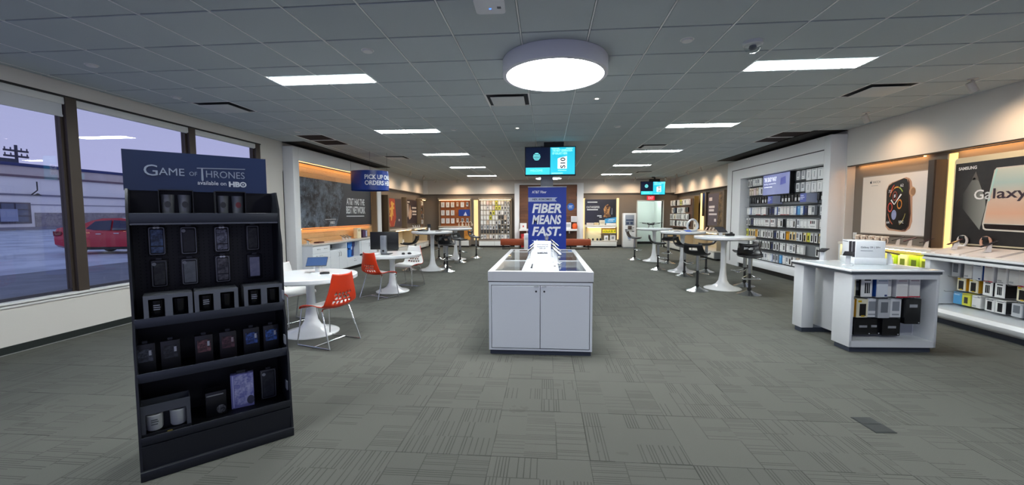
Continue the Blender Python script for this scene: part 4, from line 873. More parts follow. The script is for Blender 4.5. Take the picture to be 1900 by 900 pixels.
wp_ = thing('white_pedestal', 'tall white pedestal standing left of the blue banner', 'stand', (-.84, 17.45, 0)); MB().box(-.10, .10, -.1, .1, 0, .70, b=.006).build('body', WHITE, wp_); MB().box(-.08, .08, -.105, -.1, .45, .66, b=.002).build('panel', mat('cdd6de', .4), wp_)
bn = thing('bench', 'long rust leather bench before the wood feature wall', 'bench', (-.04, 17.95, 0)); LEA = mat('8c3d1e', .45)
MB().box(-1.95, 1.95, -.25, .25, .17, .44, b=.02).build('seat', LEA, bn); MB().box(-1.92, 1.92, -.252, -.248, .42, .425).build('seam', mat('b25a34', .5), bn)
for x in (-1.86, -1.1, 1.1, 1.86):
    for y in (-.2, .2): MB().lathe([(.012, 0), (.02, .17)], 8, (x, y, 0)).build('leg', DARK, bn)
# headphone display, orange backed
acc_rack('orange backed headphone rack on the back wall', -4.3, YB+.119, 0, 1.46, .9, 2.2, ORANGEWOOD, 9, .12)
PITCH[0] = .235
fill('orange headphone rack', 'headphone_box', 'headphone box', 'boxes on the orange headphone rack', lambda x: (-4.3+x, YB-.01, 0), 6, -.59, [2.1, 1.72, 1.34], [['bigwhite','bigwhite','bigwhite','beige','bigwhite','grey'],['bigwhite','bigwhite','bigwhite',None,None,None],['bigwhite','bigwhite','bigwhite','beige','grey','grey']])
f_ = thing('flag_sign', 'blue flag sign in the orange headphone rack', 'sign', (-4.08, YB-.03, 1.75)); MB().box(-.05, .55, -.02, 0, -.3, 0).build('face', mat('1d3f96', .4), f_); flat('white_peak', f_, mat('d4dcf0', .5), [(.18, -.28), (.36, -.28), (.28, -.1)], -.022)
for i, x in enumerate((-4.0, -3.85, -3.55)):
    hd = thing('headphones', '%s pair of pale headphones on the ledge of orange rack' % ORD[i], 'headphones', (x, YB-.2, .98), .3*i, 'headphones on orange rack ledge')
    MB().tube([(.09*math.cos(a), 0, .1+.1*math.sin(a)) for a in [PI*k/10 for k in range(11)]], .012, 6).build('headband', mat('d8cbb8', .4), hd)
    for s in (-1, 1): MB().lathe([(.03, 0), (.038, .03), (.038, .09), (.03, .11)], 12, (s*.09, 0, -.0)).build('ear_cup', mat('c8b8a4', .5), hd)
s_ = thing('rack_ledge', 'pale ledge across the bottom of orange headphone rack', 'shelf', (-4.3, YB-.014, .93)); MB().box(-.73, .73, -.35, .0, 0, .05, b=.004).build('ledge', mat('d8cfc2', .4), s_); MB().box(-.7, .7, -.1, 0, -.06, 0).build('support', GREY, s_)
s_ = thing('drawer_unit', 'low white drawer unit under the orange headphone rack', 'drawer unit', (-4.3, YB-.0, 0)); MB().box(-.73, .73, -.42, .1, .06, .34).build('body', mat('8a8078', .5), s_); MB().box(-.71, .0, -.44, -.42, .08, .31).build('drawer', WHITE, s_); MB().box(.01, .71, -.44, -.42, .08, .31).build('drawer', WHITE, s_); MB().box(-.7, .7, -.36, .1, 0, .06).build('plinth', BLACK, s_)
simple_box('stacked_carton', 'orange lit carton at right end of headphone rack ledge', 'box', (-3.68, YB-.25, .35), .26, .26, .56, mat('e0a04a', .5), mat('c87f30', .5))
# small goods display
acc_rack('tall back wall rack packed with small chargers and cables', -2.39, YB+.12, 0, 1.46, .34, 2.2, mat('8d8375', .6), 9, .12)
PITCH[0] = .138; random.seed(21)
kk = [['white','white','pink','beige','white','lime','white','white','grey','window'], ['white','white','window2','white','beige','lime','lime','window','window','window'], ['white','white','white','yellow','lime','white','window','white','window','window'],
      ['white','white','white','lime','white','white','blackcard','blackcard','beige','window'], ['white','white','beige','white','white','window','window2','blackcard','blackwhite','window'], ['grey','window2','grey','window2','window','grey','blackcard','blackwhite','blackcard','blackwhite'],
      ['blackcard','blackcard','blackcard','blackcard','blackcard','blackcard','blackcard','blackwhite','blackcard','blackwhite'], ['white','window2','beige','whitered','window','white','grey','window2','white','grey']]
fill('charger rack', 'charger_pack', 'phone accessory', 'packs on the back wall charger rack', lambda x: (-2.39+x, YB-.01, 0), 10, -.63, [2.16, 1.93, 1.70, 1.47, 1.24, 1.01, .80, .57], kk)
s_ = thing('drawer_unit', 'low white drawer unit under the charger rack', 'drawer unit', (-2.39, YB-.0, 0)); MB().box(-.73, .73, -.42, .1, .06, .33).build('body', mat('8a8078', .5), s_); MB().box(-.71, .0, -.44, -.42, .08, .28).build('drawer', WHITE, s_); MB().box(.01, .71, -.44, -.42, .08, .28).build('drawer', WHITE, s_); MB().box(-.7, .7, -.36, .1, 0, .06).build('plinth', BLACK, s_)
light_col('warm lit vertical strip between the two back wall racks', -3.33, YB+.118, 0, .3, 2.2, .1, .7)
# dark poster with gold figure, lit shelf
pp = poster_box('dark_poster', 'dark navy poster with gold blur above the lit shelf beside kiosk', 'poster', (2.49, YB+.03), 0, 1.40, 1.05, 2.2, mat('8d8070', .6), grad_material('navy_print', '2a2a3c', '1a1a24', 0, -.4, .6), .09)
fg = smoke_material('gold_blur', '3a1e14', 'e0a868', 5.); flat('gold_figure', pp, fg, [(.12,1.38),(.18,1.55),(.14,1.75),(.22,1.92),(.34,1.97),(.44,1.85),(.40,1.62),(.46,1.42),(.3,1.36)], -.008)
text(pp, 'OATHKEEPER', WH, -.64, 1.79, .60, .10, y=-.008, bold=.01); bars(pp, WH, [(-.62, -.12, 1.7, 1.745), (-.6, -.15, 2.05, 2.09), (-.15, .05, 1.42, 1.46), (-.05, .06, 1.36, 1.39)], -.008)
flat('sword', pp, mat('a8b0c0', .4), [(.50,1.5),(.515,1.8),(.525,1.8),(.53,1.5)], -.008)
light_col('warm lit vertical strip left of the dark navy poster', 1.74, YB+.118, 0, .35, 2.25, .05, .9); light_col('warm lit vertical strip right of the dark navy poster', 3.28, YB+.118, 0, .35, 2.25, .05, .9)
wall_shelf('display_shelf', 'cream lit display shelf under the dark navy poster', 2.49, YB+.1, 0, 1.42, .42, 1.02, .1, lit=STRIP*2)
simple_box('white_panel_box', 'glowing cream panel box on the lower lit shelf by kiosk', 'box', (2.16, YB-.13, .32), .68, .12, .56, mat('f0e4b8', .5), None); 
for i, x in enumerate((1.93, 2.12, 2.32, 2.46)):
    sp_ = thing('small_gadget', 'small black gadget at foot of the cream panel, %s along' % ORD[i], 'gadget', (x, YB-.3, .32)); MB().lathe([(.001,0),(.045,0),(.05,.04),(.035,.09),(.001,.1)], 12, cap=False).build('body', DARK, sp_); MB().lathe([(.02,.095),(.03,.11),(.001,.115)], 10, cap=False).build('cap', GREY, sp_)
for i, x in enumerate((2.62, 2.74, 2.86, 2.98, 3.1)): simple_box('yellow_carton', 'bright yellow carton on shelf below the navy poster, %s along' % ORD[i], 'box', (x, YB-.2, .66), .11, .1, .15, mat('e3d21e', .5), mat('8a9a20', .5), group='yellow cartons by the kiosk')
s_ = thing('glass_shelf', 'small shelf carrying the yellow cartons', 'shelf', (2.86, YB-.07, .64)); MB().box(-.33, .33, -.25, .0, 0, .018).build('shelf_board', mat('d8d0b0', .4), s_); MB().box(-.33, .33, -.252, -.25, -.01, .02).build('price_rail', GREY, s_)
simple_box('white_carton', 'white carton on the lower shelf, nearer the cream panel', 'box', (2.72, YB-.2, .32), .18, .1, .24, WHITE, mat('9a9ca0', .5), fr=(.3, .8, .2, .6)); simple_box('white_carton', 'white carton on the lower shelf, nearer the kiosk', 'box', (3.02, YB-.2, .32), .24, .1, .26, WHITE, mat('8a8c90', .5), fr=(.25, .75, .25, .7))
SZ = 1.02
simple_box('shelf_carton', 'flat pale carton on the shelf under dark navy poster', 'box', (2.0, YB-.12, SZ), .3, .2, .10, mat('e0d8cc', .5), mat('c8b8a8', .5)); simple_box('shelf_carton', 'low cream carton in the middle of the navy poster shelf', 'box', (2.28, YB-.12, SZ), .2, .2, .11, mat('ead9b0', .5), mat('d0b88a', .5)); simple_box('shelf_carton', 'taller cream carton beside the blue sign on the navy poster shelf', 'box', (2.55, YB-.1, SZ), .25, .2, .22, mat('e4dcc8', .5), mat('cfc4ae', .5))
bs = thing('blue_shelf_sign', 'angled light blue sign on the shelf under the navy poster', 'sign', (2.92, YB-.14, SZ), .12); MB().add([(-.26,-.05,.08),(.24,-.05,.12),(.27,-.05,.36),(-.26,-.05,.28),(-.26,.05,.08),(.24,.05,.12),(.27,.05,.36),(-.26,.05,.28)], [(0,1,2,3),(7,6,5,4),(0,4,5,1),(1,5,6,2),(2,6,7,3),(3,7,4,0)]).build('panel', mat('4aa3dc', .4), bs); MB().box(-.22, .24, -.06, .06, 0, .09).build('foot', WHITE, bs); bars(bs, mat('d8ecf8', .5), [(-.1, .18, .24, .27), (-.14, .12, .17, .2)], -.052)
# kiosk
k = thing('payment_kiosk', 'white payment kiosk with screen and keypad beside the doorway', 'kiosk', (3.69, 18.75, 0), -.05)
MB().box(-.27, .27, -.22, .22, 0, .05).build('plinth', GREY, k); MB().box(-.28, .28, -.22, .22, .05, 1.56, b=.02).build('cabinet', mat('e2e2e0', .35), k); MB().box(-.19, .19, -.228, -.22, 1.02, 1.48, b=.003).build('screen_panel', mat('8d929a', .3), k)
MB().box(-.16, .16, -.232, -.228, 1.22, 1.28).box(-.15, -.02, -.232, -.228, 1.06, 1.16).box(.02, .14, -.232, -.228, 1.06, 1.17).build('screen_tiles', mat('33405e', .3), k)['kind'] = 'stuff'
m_ = MB().box(-.08, .08, -.30, -.22, .84, 1.0, b=.01); m_.build('keypad', mat('4a3a34', .5), k); MB().box(-.2, -.1, -.26, -.22, .80, .84).build('card_slot', DARK, k); MB().box(-.18, -.09, -.225, -.22, .73, .76).build('cash_slot', DARK, k); MB().box(.1, .2, -.225, -.22, .73, .76).build('receipt_slot', DARK, k); MB().box(.12, .2, -.225, -.22, .90, .92).build('reader', DARK, k)
globe(k, mat('3a6ab0', .4), 0, .48, .08, -.2225); text(k, 'AT&T', mat('55606e', .5), -.06, .34, .12, .04, y=-.2225, bold=.02)
# exit sign, doorway outlet
e = thing('exit_sign', 'red glowing exit sign over the white doorway', 'sign', (4.757, YB+.09, 2.155)); MB().box(-.165, .165, -.03, .03, 0, .19, b=.005).build('housing', mat('d82030', .4, emit=.9), e); text(e, 'EXIT', mat('ff9aa0', .5, emit=1.2), -.12, .035, .24, .12, y=-.032, bold=.03)
o_ = thing('wall_outlet', 'small outlet plate on the white wall through the doorway', 'outlet', (5.2, 21.395, .9)); MB().box(-.06, .06, -.008, 0, -.07, .07, b=.003).build('plate', WHITE, o_); MB().box(-.02, .02, -.011, -.008, -.04, .04).build('socket', GREY, o_)
# hanging screens
def screen(lab, x, y, z0, w, h, pole_top, mount=True):
    s_ = thing('hanging_screen', lab, 'screen', (x, y, 0))
    MB().box(-w/2, w/2, -.03, .06, z0, z0+h, b=.006).build('case', BLACK, s_)
    k = w/1.13; E1 = lambda c, e=1.0: mat(c, .5, emit=e)
    MB().box(-w/2+.02, -.005*k, -.033, -.03, z0+.30*h, z0+h-.02).build('navy_field', E1('04102c', .8), s_, False)
    MB().box(-w/2+.02, -.005*k, -.033, -.03, z0+.03, z0+.285*h).build('cyan_band', E1('3fd0e2', 1.0), s_, False)
    d_ = MB().box(-.005*k+.008, w/2-.02, -.033, -.03, z0+.03, z0+h-.02).build('cyan_field', E1('2cbfd8', 1.0), s_, False)
    L1 = E1('a4f2f8', 1.0)
    globe(s_, E1('7ff0f4', 1.0), -.30*k, z0+.66*h, .085*k, -.035)
    text(s_, 'WELCOME', L1, -.45*k, z0+.15*h, .28*k, .045*k, y=-.035); text(s_, 'THE NEXT GENERATION', L1, .045*k, z0+.82*h, .44*k, .055*k, y=-.035, bold=.03); text(s_, 'OF GALAXY HERE', L1, .045*k, z0+.725*h, .33*k, .05*k, y=-.035, bold=.03); bars(s_, L1, [(.03*k, .2*k, z0+.92*h, z0+.945*h), (.35*k, .5*k, z0+.92*h, z0+.945*h), (.03*k, .28*k, z0+.07*h, z0+.1*h), (.17*k, .36*k, z0+.17*h, z0+.19*h)], -.035)
    flat('white_card', s_, E1('f2fafc', 1.0), [(.165*k, z0+.24*h), (.165*k, z0+.58*h), (.20*k, z0+.61*h), (.37*k, z0+.67*h), (.37*k, z0+.24*h)], -.035)
    me = text_mesh('S10', .235*k, .11*k, bold=.02, depth=0); me.materials.clear(); me.materials.append(mat('0a1420', .5)); tx = obj('lettering', me, s_); tx.location = (.335*k, -.037, z0+.255*h); tx.rotation_euler = (0, -PI/2, 0)
    for p in me.polygons: p.material_index = 0
    MB().box(-.14, .30, -.0, .12, z0+h, z0+h+.10).build('mount_box', BLACK, s_); MB().box(.05, .11, .02, .08, z0+h+.1, pole_top).build('mount_pole', BLACK, s_)
    return s_
screen('large hanging screen with striped globe above the blue banner', .083, 9.3, 2.366, 1.13, .645, H-.006)
screen('smaller hanging screen with striped globe above the doorway', 4.64, 18.5, 2.34, 1.05, .60, H-.006)
cl = thing('column', 'grey square column behind the blue banner and hanging screen', 'column', (.01, 9.95, 0)); MB().box(-.147, .147, -.15, .15, .1, H-.006).build('shaft', mat('8d9196', .5), cl); MB().box(-.155, .155, -.158, .158, 0, .1).build('base', DARK, cl)
# banner
b = thing('pull_up_banner', 'tall blue pull-up banner about fast internet behind the counter', 'banner', (.018, 9.0, 0))
MB().box(-.43, .43, -.12, .12, 0, .08, b=.015).build('base', STEEL, b); MB().box(-.414, .414, -.004, .004, .07, 2.10).build('sheet', mat('0f359e', .45), b, False); MB().box(-.42, .42, -.012, .012, 2.09, 2.115, b=.004).build('top_rail', STEEL, b)
MB().lathe([(.01, 0), (.01, 2.0)], 8, (0, .05, .08)).build('rear_pole', STEEL, b)
BW = mat('f0f3fa', .5); y = -.007
text(b, 'AT&T Fiber', BW, -.33, 1.965, .315, .055, y=y, bold=.015); flat('ribbon', b, mat('b9c2dc', .5), [(-.41, 1.785), (.17, 1.785), (.21, 1.785), (.165, 1.83), (.22, 1.875), (-.41, 1.875)], -.006)
text(b, 'HEY, KOKOMO!', mat('16204c', .5), -.32, 1.805, .42, .05, y=-.0075, bold=.03)
for w, z, wd in (('FIBER', 1.535, .64), ('MEANS', 1.29, .64), ('FAST.', 1.035, .64)): text(b, w, BW, -.33, z, wd, .205, y=y, bold=.035, shear=.2)
bars(b, mat('8fa2d8', .5), [(-.33, .0, .92, .945), (-.33, -.05, .87, .89)], y)

# ================================================================ RIGHT WALL BEYOND THE PORTAL
t = acc_rack('deep wooden accessory rack in the far corner beside the doorway', 5.83, 17.7, RW, 2.6, .95, 2.12, mat('6a4a3a', .6), 8, .22, False)
MB().box(1.30, 1.36, -.16, 0, .9, 2.2).build('side_fin', mat('6b5a2e', .6), t)
PITCH[0] = .185
cr = [['white','window','white','window',None,'white',None,'lime','yellow','white','window2','white'], [None,'beige','grey','navy',None,'white','window','window','window2','white','blackcard','blackcard'], ['window','window','white','yellow','white','window','window','window','white','white','window','white'], ['window','window','white','window',None,'white','window','window2','white','window','white','window']]
fill('rack in the doorway corner', 'case_box', 'phone accessory', 'boxes on the doorway corner rack', lambda x: (5.585, 17.7-x, RW), 13, -1.1, [2.1, 1.78, 1.52, 1.24], cr, (1.5, 1.3, 1.15))
light_col('warm lit vertical strip before the doorway corner rack', 5.94, 16.25, RW, .85, 2.3, .16, 1.2)
bp = poster_box('blue_screen_poster', 'narrow black poster with blue glow beside lit strip', 'poster', (5.9, 15.95), RW, .42, 1.45, 2.28, mat('4a4038', .6), grad_material('blue_black', '0a0c14', '1a3a7a', 2, 1.7, 2.4), .05)
g2 = poster_box('grey_poster', 'large grey poster with brown texture and white text by bar tables', 'poster', (5.9, 14.85), RW, 1.5, 1.1, 2.24, mat('6a5c48', .6), mat('57505a', .5), .05)
flat('brown_scales', g2, smoke_material('scale_print', '2e2620', '8a7048', 6), [(.1, 1.1), (.2, 2.24), (.75, 2.24), (.75, 1.1)], -.008)
bars(g2, mat('d8d4d6', .5), [(-.65, -.38, 1.98, 2.1), (-.65, -.15, 1.72, 1.80), (-.65, -.2, 1.60, 1.68), (-.65, .05, 1.47, 1.53), (-.15, .0, 1.24, 1.34)], -.008)
fin_panel('olive fin at the near end of the grey poster by bar tables', 5.95, 13.95, RW, .9, 2.3, .2)
fin_panel('dark fin between narrow black poster and the grey poster', 5.95, 15.68, RW, .9, 2.3, .12)
wall_shelf('display_shelf', 'cream lit display shelf under the grey poster by bar tables', 5.94, 14.6, RW, 2.0, .5, .92)
wall_shelf('display_shelf', 'low cream display shelf under the narrow black poster', 5.94, 16.25, RW, 1.15, .5, .92); wall_shelf('display_shelf', 'far cream display shelf under the doorway corner rack', 5.83, 17.9, RW, 2.1, .45, .85)
simple_box('framed_card', 'pale framed card with dark mark beneath the narrow black poster', 'sign', (5.6, 16.0, .92), .26, .04, .34, OFFW, mat('4a4038', .5), RW, (.3, .7, .3, .6))
for i, y in enumerate((13.9, 14.2, 14.5, 14.8, 15.1)):
    tr = thing('clear_holder', 'clear angled phone holder on shelf under the grey poster, %s from near end' % ORD[i], 'phone holder', (5.62, y, .92), RW, 'clear phone holders')
    MB().box(-.06, .06, -.05, .05, 0, .01, b=.003).build('base', CLEAR, tr); m_ = MB().box(-.05, .05, -.004, .004, 0, .13).build('back_plate', mat('cfc6bc', .15), tr); m_.location = (0, .02, .01); m_.rotation_euler = (-.5, 0, 0)
fn_ = thing('gadget_ring', 'round pale ring shaped gadget on the second bar table', 'gadget', (3.75, 10.9, 1.06), .3); MB().tube([(.15*math.cos(a), .02*math.sin(2*a), .16+.15*math.sin(a)) for a in [2*PI*k/20 for k in range(20)]], .025, 8, closed=True).build('ring', mat('cfd2d6', .3), fn_); MB().box(-.1, .1, -.05, .05, 0, .02, b=.006).build('base', LGREY, fn_)
# ================================================================ TABLES, STOOLS, CHAIRS
def tulip_table(name, lab, cat, x, y, h, r, group, base_r=.36, stem=.05):
    t = thing(name, lab, cat, (x, y, 0), 0, group)
    MB().lathe([(.001, 0), (base_r, 0), (base_r, .012), (base_r*.92, .026), (base_r*.6, .05), (base_r*.36, .10), (base_r*.24, .17), (stem*1.25, .28), (stem, .42), (stem, h-.16), (stem*1.35, h-.10), (stem*1.9, h-.085), (.001, h-.085)], 40, cap=False).build('pedestal', GLOSSW, t)
    MB().lathe([(.001, h-.087), (r*.80, h-.075), (r*.84, h-.05), (.001, h-.05)], 48, cap=False).build('underside_disc', mat('c2c6ca', .4), t)
    MB().lathe([(.001, h-.055), (r-.012, h-.055), (r, h-.045), (r, h-.006), (r-.006, h), (.001, h)], 64, cap=False).build('tabletop', GLOSSW, t); return t
tulip_table('round_table', 'low white tulip table with tablet stand, beside the black display', 'table', -3.0, 4.95, .75, .57, 'low white tulip tables', .33)
tulip_table('round_table', 'low white tulip table carrying the black computer monitor', 'table', -3.02, 7.80, .75, .56, 'low white tulip tables', .32)
BT = [(3.56, 8.55, 'nearest tall white bar table, before the white portal rack'), (3.54, 11.0, 'middle tall white bar table in the row by white portal rack'), (3.46, 13.5, 'farthest tall white bar table in the row by white portal rack'),
      (-3.1, 10.95, 'nearer tall white bar table on window side of the shop'), (-3.05, 13.6, 'farther tall white bar table on window side of the shop')]
for x, y, lab in BT: tulip_table('bar_table', lab, 'table', x, y, 1.06, .555, 'tall white bar tables', .35, .052)
def make_stool():
    t = thing('bar_stool', 'x', 'stool', (0, 0, 0), 0, 'black and chrome bar stools')
    MB().lathe([(.001, 0), (.205, 0), (.205, .008), (.19, .014), (.10, .045), (.05, .075), (.034, .085), (.001, .085)], 36, cap=False).build('base', CHROME, t)
    MB().lathe([(.024, .08), (.024, .42)], 16).build('piston', DARK, t)
    MB().lathe([(.001, .40), (.036, .40), (.036, .70), (.001, .70)], 16, cap=False).build('sleeve', STEEL, t)
    MB().lathe([(.03, .085), (.038, .1), (.038, .12), (.03, .13)], 16).build('collar', BLACK, t)
    pts = [(-.034, -.0, .36), (-.10, -.05, .335), (-.15, -.16, .32), (-.13, -.22, .32), (.13, -.22, .32), (.15, -.16, .32), (.10, -.05, .335), (.034, 0, .36)]
    MB().tube(pts, .011, 8).build('foot_rest', CHROME, t)
    # seat: dished pad with a short upright back that has a hand hole
    nu, nv = 18, 22; vs = []; fs = []
    prof = []
    for j in range(nv+1):
        s_ = j/nv
        if s_ < .62: q = s_/.62; yy = -.19+.33*q; zz = .745-.03*math.sin(q*PI)*.8 - .02*(1-q)
        else: q = (s_-.62)/.38; yy = .14+.10*math.sin(q*PI/2); zz = .735+.16*q*q*.6+.10*q
        prof.append((yy, zz))
    for j in range(nv+1):
        s_ = j/nv; wd = .155+.055*math.sin(min(1, s_/.5)*PI/2) - (.045*max(0, (s_-.6)/.4))
        for i in range(nu+1):
            u = -1+2*i/nu; vs.append((wd*u, prof[j][0]-.02*abs(u)**3*(1 if s_ > .6 else 0), prof[j][1]+.03*abs(u)**2.5*(1-.4*s_)))
    for j in range(nv):
        for i in range(nu):
            s_ = (j+.5)/nv; u = -1+2*(i+.5)/nu
            if .80 < s_ < .93 and abs(u) < .5: continue
            a = j*(nu+1)+i; fs.append((a, a+1, a+nu+2, a+nu+1))
    so = MB().add(vs, fs).build('seat', mat('131316', .35), t)
    md = so.modifiers.new('shell', 'SOLIDIFY'); md.thickness = .022; md.offset = -1
    MB().lathe([(.001, .695), (.09, .70), (.11, .715), (.001, .72)], 16, cap=False).build('seat_plate', DARK, t)
    return t
ST = [(2.96, 8.26, 2.4, 'black bar stool with chrome base before the nearest bar table, counter side'), (3.78, 7.92, -.3, 'black bar stool in front of the nearest bar table, showing its back'), (4.12, 8.85, -1.6, 'black bar stool behind the nearest bar table on the rack side'),
      (3.36, 10.25, .9, 'black bar stool before the middle bar table, base hidden by a nearer stool'), (4.15, 11.0, -1.9, 'black bar stool on the rack side of middle bar table'),
      (3.02, 11.35, 1.4, 'black bar stool on the counter side of middle bar table'), (3.72, 12.85, -.5, 'black bar stool between the middle and farthest bar tables'), (2.93, 13.88, 1.2, 'black bar stool on the counter side of farthest bar table'),
      (-2.62, 10.65, .5, 'black bar stool just right of the nearer window side bar table, closest to viewer'), (-2.92, 11.55, 2.6, 'black bar stool tucked behind the nearer window side bar table'), (-3.72, 10.85, -1.5, 'black bar stool on the window side of nearer window side bar table'),
      (-2.72, 12.75, .9, 'black bar stool in front of the farther window side bar table'), (-2.45, 14.2, 1.3, 'black bar stool on the counter side of farther window side bar table'), (-3.6, 13.5, -1.4, 'black bar stool on the window side of farther window side bar table')]
proto = make_stool()
for i, (x, y, rz, lab) in enumerate(ST):
    o = proto if i == 0 else copy_tree(proto)
    o.location = (x, y, 0); o.rotation_euler = (0, 0, rz); o['label'] = lab
def make_chair():
    t = thing('shell_chair', 'x', 'chair', (0, 0, 0), 0, 'orange and white shell chairs')
    key = [(-.235, .425), (-.225, .445), (-.15, .452), (-.02, .445), (.08, .435), (.14, .438), (.18, .462), (.203, .52), (.222, .60), (.245, .71), (.268, .83)]
    # resample
    nv, nu = 44, 40; L_ = [0]
    for a, b_ in zip(key, key[1:]): L_.append(L_[-1]+math.hypot(b_[0]-a[0], b_[1]-a[1]))
    prof = []
    for j in range(nv+1):
        d = L_[-1]*j/nv; k = max(i for i in range(len(L_)) if L_[i] <= d+1e-9); k = min(k, len(key)-2); q = (d-L_[k])/(L_[k+1]-L_[k])
        prof.append((key[k][0]+(key[k+1][0]-key[k][0])*q, key[k][1]+(key[k+1][1]-key[k][1])*q))
    vs = []; fs = []
    for j in range(nv+1):
        s_ = j/nv; w = .215+.02*math.sin(s_*PI)-.075*max(0, s_-.55)/.45
        for i in range(nu+1):
            u = -1+2*i/nu; c = abs(u)**2.4
            y = prof[j][0]-.05*c*max(0, (s_-.5)/.5); z = prof[j][1]+.045*c*math.sin(min(1, s_/.75)*PI)**.8 + (.012*c if s_ > .9 else 0)
            if s_ > .93: z -= .0
            vs.append((w*u, y, z))
    holes = []
    for r_, s0 in enumerate((.595, .655, .715)):
        n = 5 if r_ % 2 == 0 else 4
        for k in range(n): holes.append(((k-(n-1)/2)*.26, s0))
    for j in range(nv):
        for i in range(nu):
            s_ = (j+.5)/nv; u = -1+2*(i+.5)/nu
            if any(((u-a)/.105)**2+((s_-b_)/.024)**2 < 1 for a, b_ in holes): continue
            a = j*(nu+1)+i; fs.append((a, a+1, a+nu+2, a+nu+1))
    so = MB().add(vs, fs).build('shell', [mat('f0efec', .3), ORANGE], t); so['label'] = 'two-tone shell, orange outside and white inside, with pierced lower back'
    md = so.modifiers.new('shell', 'SOLIDIFY'); md.thickness = .010; md.offset = -1; md.material_offset = 1; md.material_offset_rim = 1
    wire = MB(); r = .0075
    for s in (-1, 1):
        x = .20*s; xf = .235*s
        MB().tube([(x*.85, -.16, .435), (x, -.20, .43), (xf, -.25, .02), (xf, -.245, .008), (xf, -.23, .008), (xf, .23, .008), (xf, .245, .010), (xf, .24, .02), (x, .11, .415), (x*.8, .08, .428)], r, 8).build('sled_leg', CHROME, t)
    MB().tube([(-.235, .0, .008), (.235, .0, .008)], r, 8).build('cross_rail', CHROME, t); MB().tube([(-.17, -.16, .438), (.17, -.16, .438)], r, 8).build('seat_rail', CHROME, t); MB().tube([(-.16, .08, .428), (.16, .08, .428)], r, 8).build('seat_rail', CHROME, t)
    return t
proto = make_chair()
for i, (x, y, rz, lab) in enumerate([(-2.555, 4.58, -1.886, 'orange shell chair at the nearer low table, closest to viewer'), (-3.05, 7.22, 2.70, 'orange shell chair facing the monitor table, back to viewer'),
        (-3.52, 5.35, 1.2, 'shell chair half hidden behind the black display at nearer low table'), (-2.90, 8.42, -.25, 'white faced shell chair on the far side of the monitor table')]):
    o = proto if i == 0 else copy_tree(proto)
    o.location = (x, y, 0); o.rotation_euler = (0, 0, rz); o['label'] = lab
# things on the tables
phone_stand('display_tablet', 'tablet with blue screen on a white stand on the nearer low table', 'tablet', (-3.0, 5.12, .75), .35, .25, .18, 1.1, None, '3a5078', .12, GLOSSW, .09)
pk = thing('round_puck', 'small black round puck on the nearer low table', 'puck', (-2.83, 5.0, .75)); MB().lathe([(.001,0),(.055,0),(.06,.008),(.055,.022),(.001,.024)], 24, cap=False).build('body', DARK, pk); MB().lathe([(.03,.0235),(.032,.026),(.001,.027)], 16, cap=False).build('cap', BLACK, pk)
pc = thing('paper_card', 'white card lying under the black puck on low table', 'paper', (-2.72, 4.90, .751), .5); MB().box(-.12, .12, -.08, .08, 0, .003).build('card', mat('d8dade', .5), pc); MB().box(-.09, .0, -.05, .05, .003, .0036).build('print', mat('b8bcc2', .5), pc)
mo = thing('computer_monitor', 'black computer monitor seen from behind on the farther low table', 'monitor', (-3.10, 7.62, .75), .08)
MB().box(-.27, .27, .0, .035, .09, .43, b=.006).build('back_shell', BLACK, mo); MB().box(-.26, .26, .035, .04, .10, .42).build('display', mat('1c2230', .15), mo)
MB().box(-.055, .055, -.07, -.0, .0, .36, b=.004).build('stand_column', mat('8c9096', .35, .4), mo); MB().box(-.13, .13, -.12, .10, 0, .014, b=.004).build('stand_foot', mat('30343a', .4), mo); MB().lathe([(.001, 0), (.022, 0), (.022, .003), (.001, .003)], 14, cap=False).build('cable_hole', BLACK, mo).matrix_local = Matrix.Translation((0, -.071, .07)) @ Matrix.Rotation(PI/2, 4, 'X'); 
text(mo, 'DELL', mat('50555c', .5), -.022, .29, .044, .014, y=-.0715, bold=.02)
ppn = thing('paper_stack', 'white papers under the back of the computer monitor', 'paper', (-3.28, 7.42, .752), .1); MB().box(-.17, .17, -.10, .10, 0, .008).build('lower_sheets', WHITE, ppn); MB().box(-.15, .16, -.08, .09, .008, .03, b=.003).build('upper_sheets', mat('e8e9ea', .5), ppn)
for i, (x, y) in enumerate(((-3.42, 7.34), (-2.72, 7.60), (-2.62, 7.66))):
    o = thing('desk_gadget', ['black mouse at the left edge of the monitor table', 'small dark gadget right of the computer monitor', 'smaller dark gadget near the monitor table edge'][i], 'gadget', (x, y, .752), .4*i)
    MB().lathe([(.001,0),(.035,0),(.04,.01),(.032,.03),(.001,.038)], 16, (0,0,0), 0, .8, 1.4, cap=False).build('body', DARK, o); MB().box(-.002, .002, -.04, -.0, .030, .038).build('wheel', GREY, o)
phone_stand('display_tablet', 'tablet tilted on a stand on the nearest bar table', 'tablet', (3.50, 8.55, 1.06), .35, .22, .17, 1.2, None, '3a3a3e', .1, GLOSSW, .08)
o = thing('desk_gadget', 'lumpy black device on the nearest bar table beside the tablet', 'gadget', (3.70, 8.62, 1.06), .2); MB().box(-.08, .08, -.05, .05, 0, .05, b=.015).build('body', BLACK, o); MB().lathe([(.001,.05),(.03,.05),(.025,.075),(.001,.08)], 14, (.03,0,0), cap=False).build('knob', DARK, o)
o = thing('blue_card', 'blue card at the foot of the ring gadget on bar table', 'card', (3.58, 10.72, 1.062), .3); MB().add([(-.08,-.05,0),(.08,-.05,0),(.08,.05,.03),(-.08,.05,.03),(-.08,-.05,.006),(.08,-.05,.006),(.08,.05,.036),(-.08,.05,.036)], [(0,3,2,1),(4,5,6,7),(0,1,5,4),(1,2,6,5),(2,3,7,6),(3,0,4,7)]).build('card', mat('2a4aa8', .4), o)
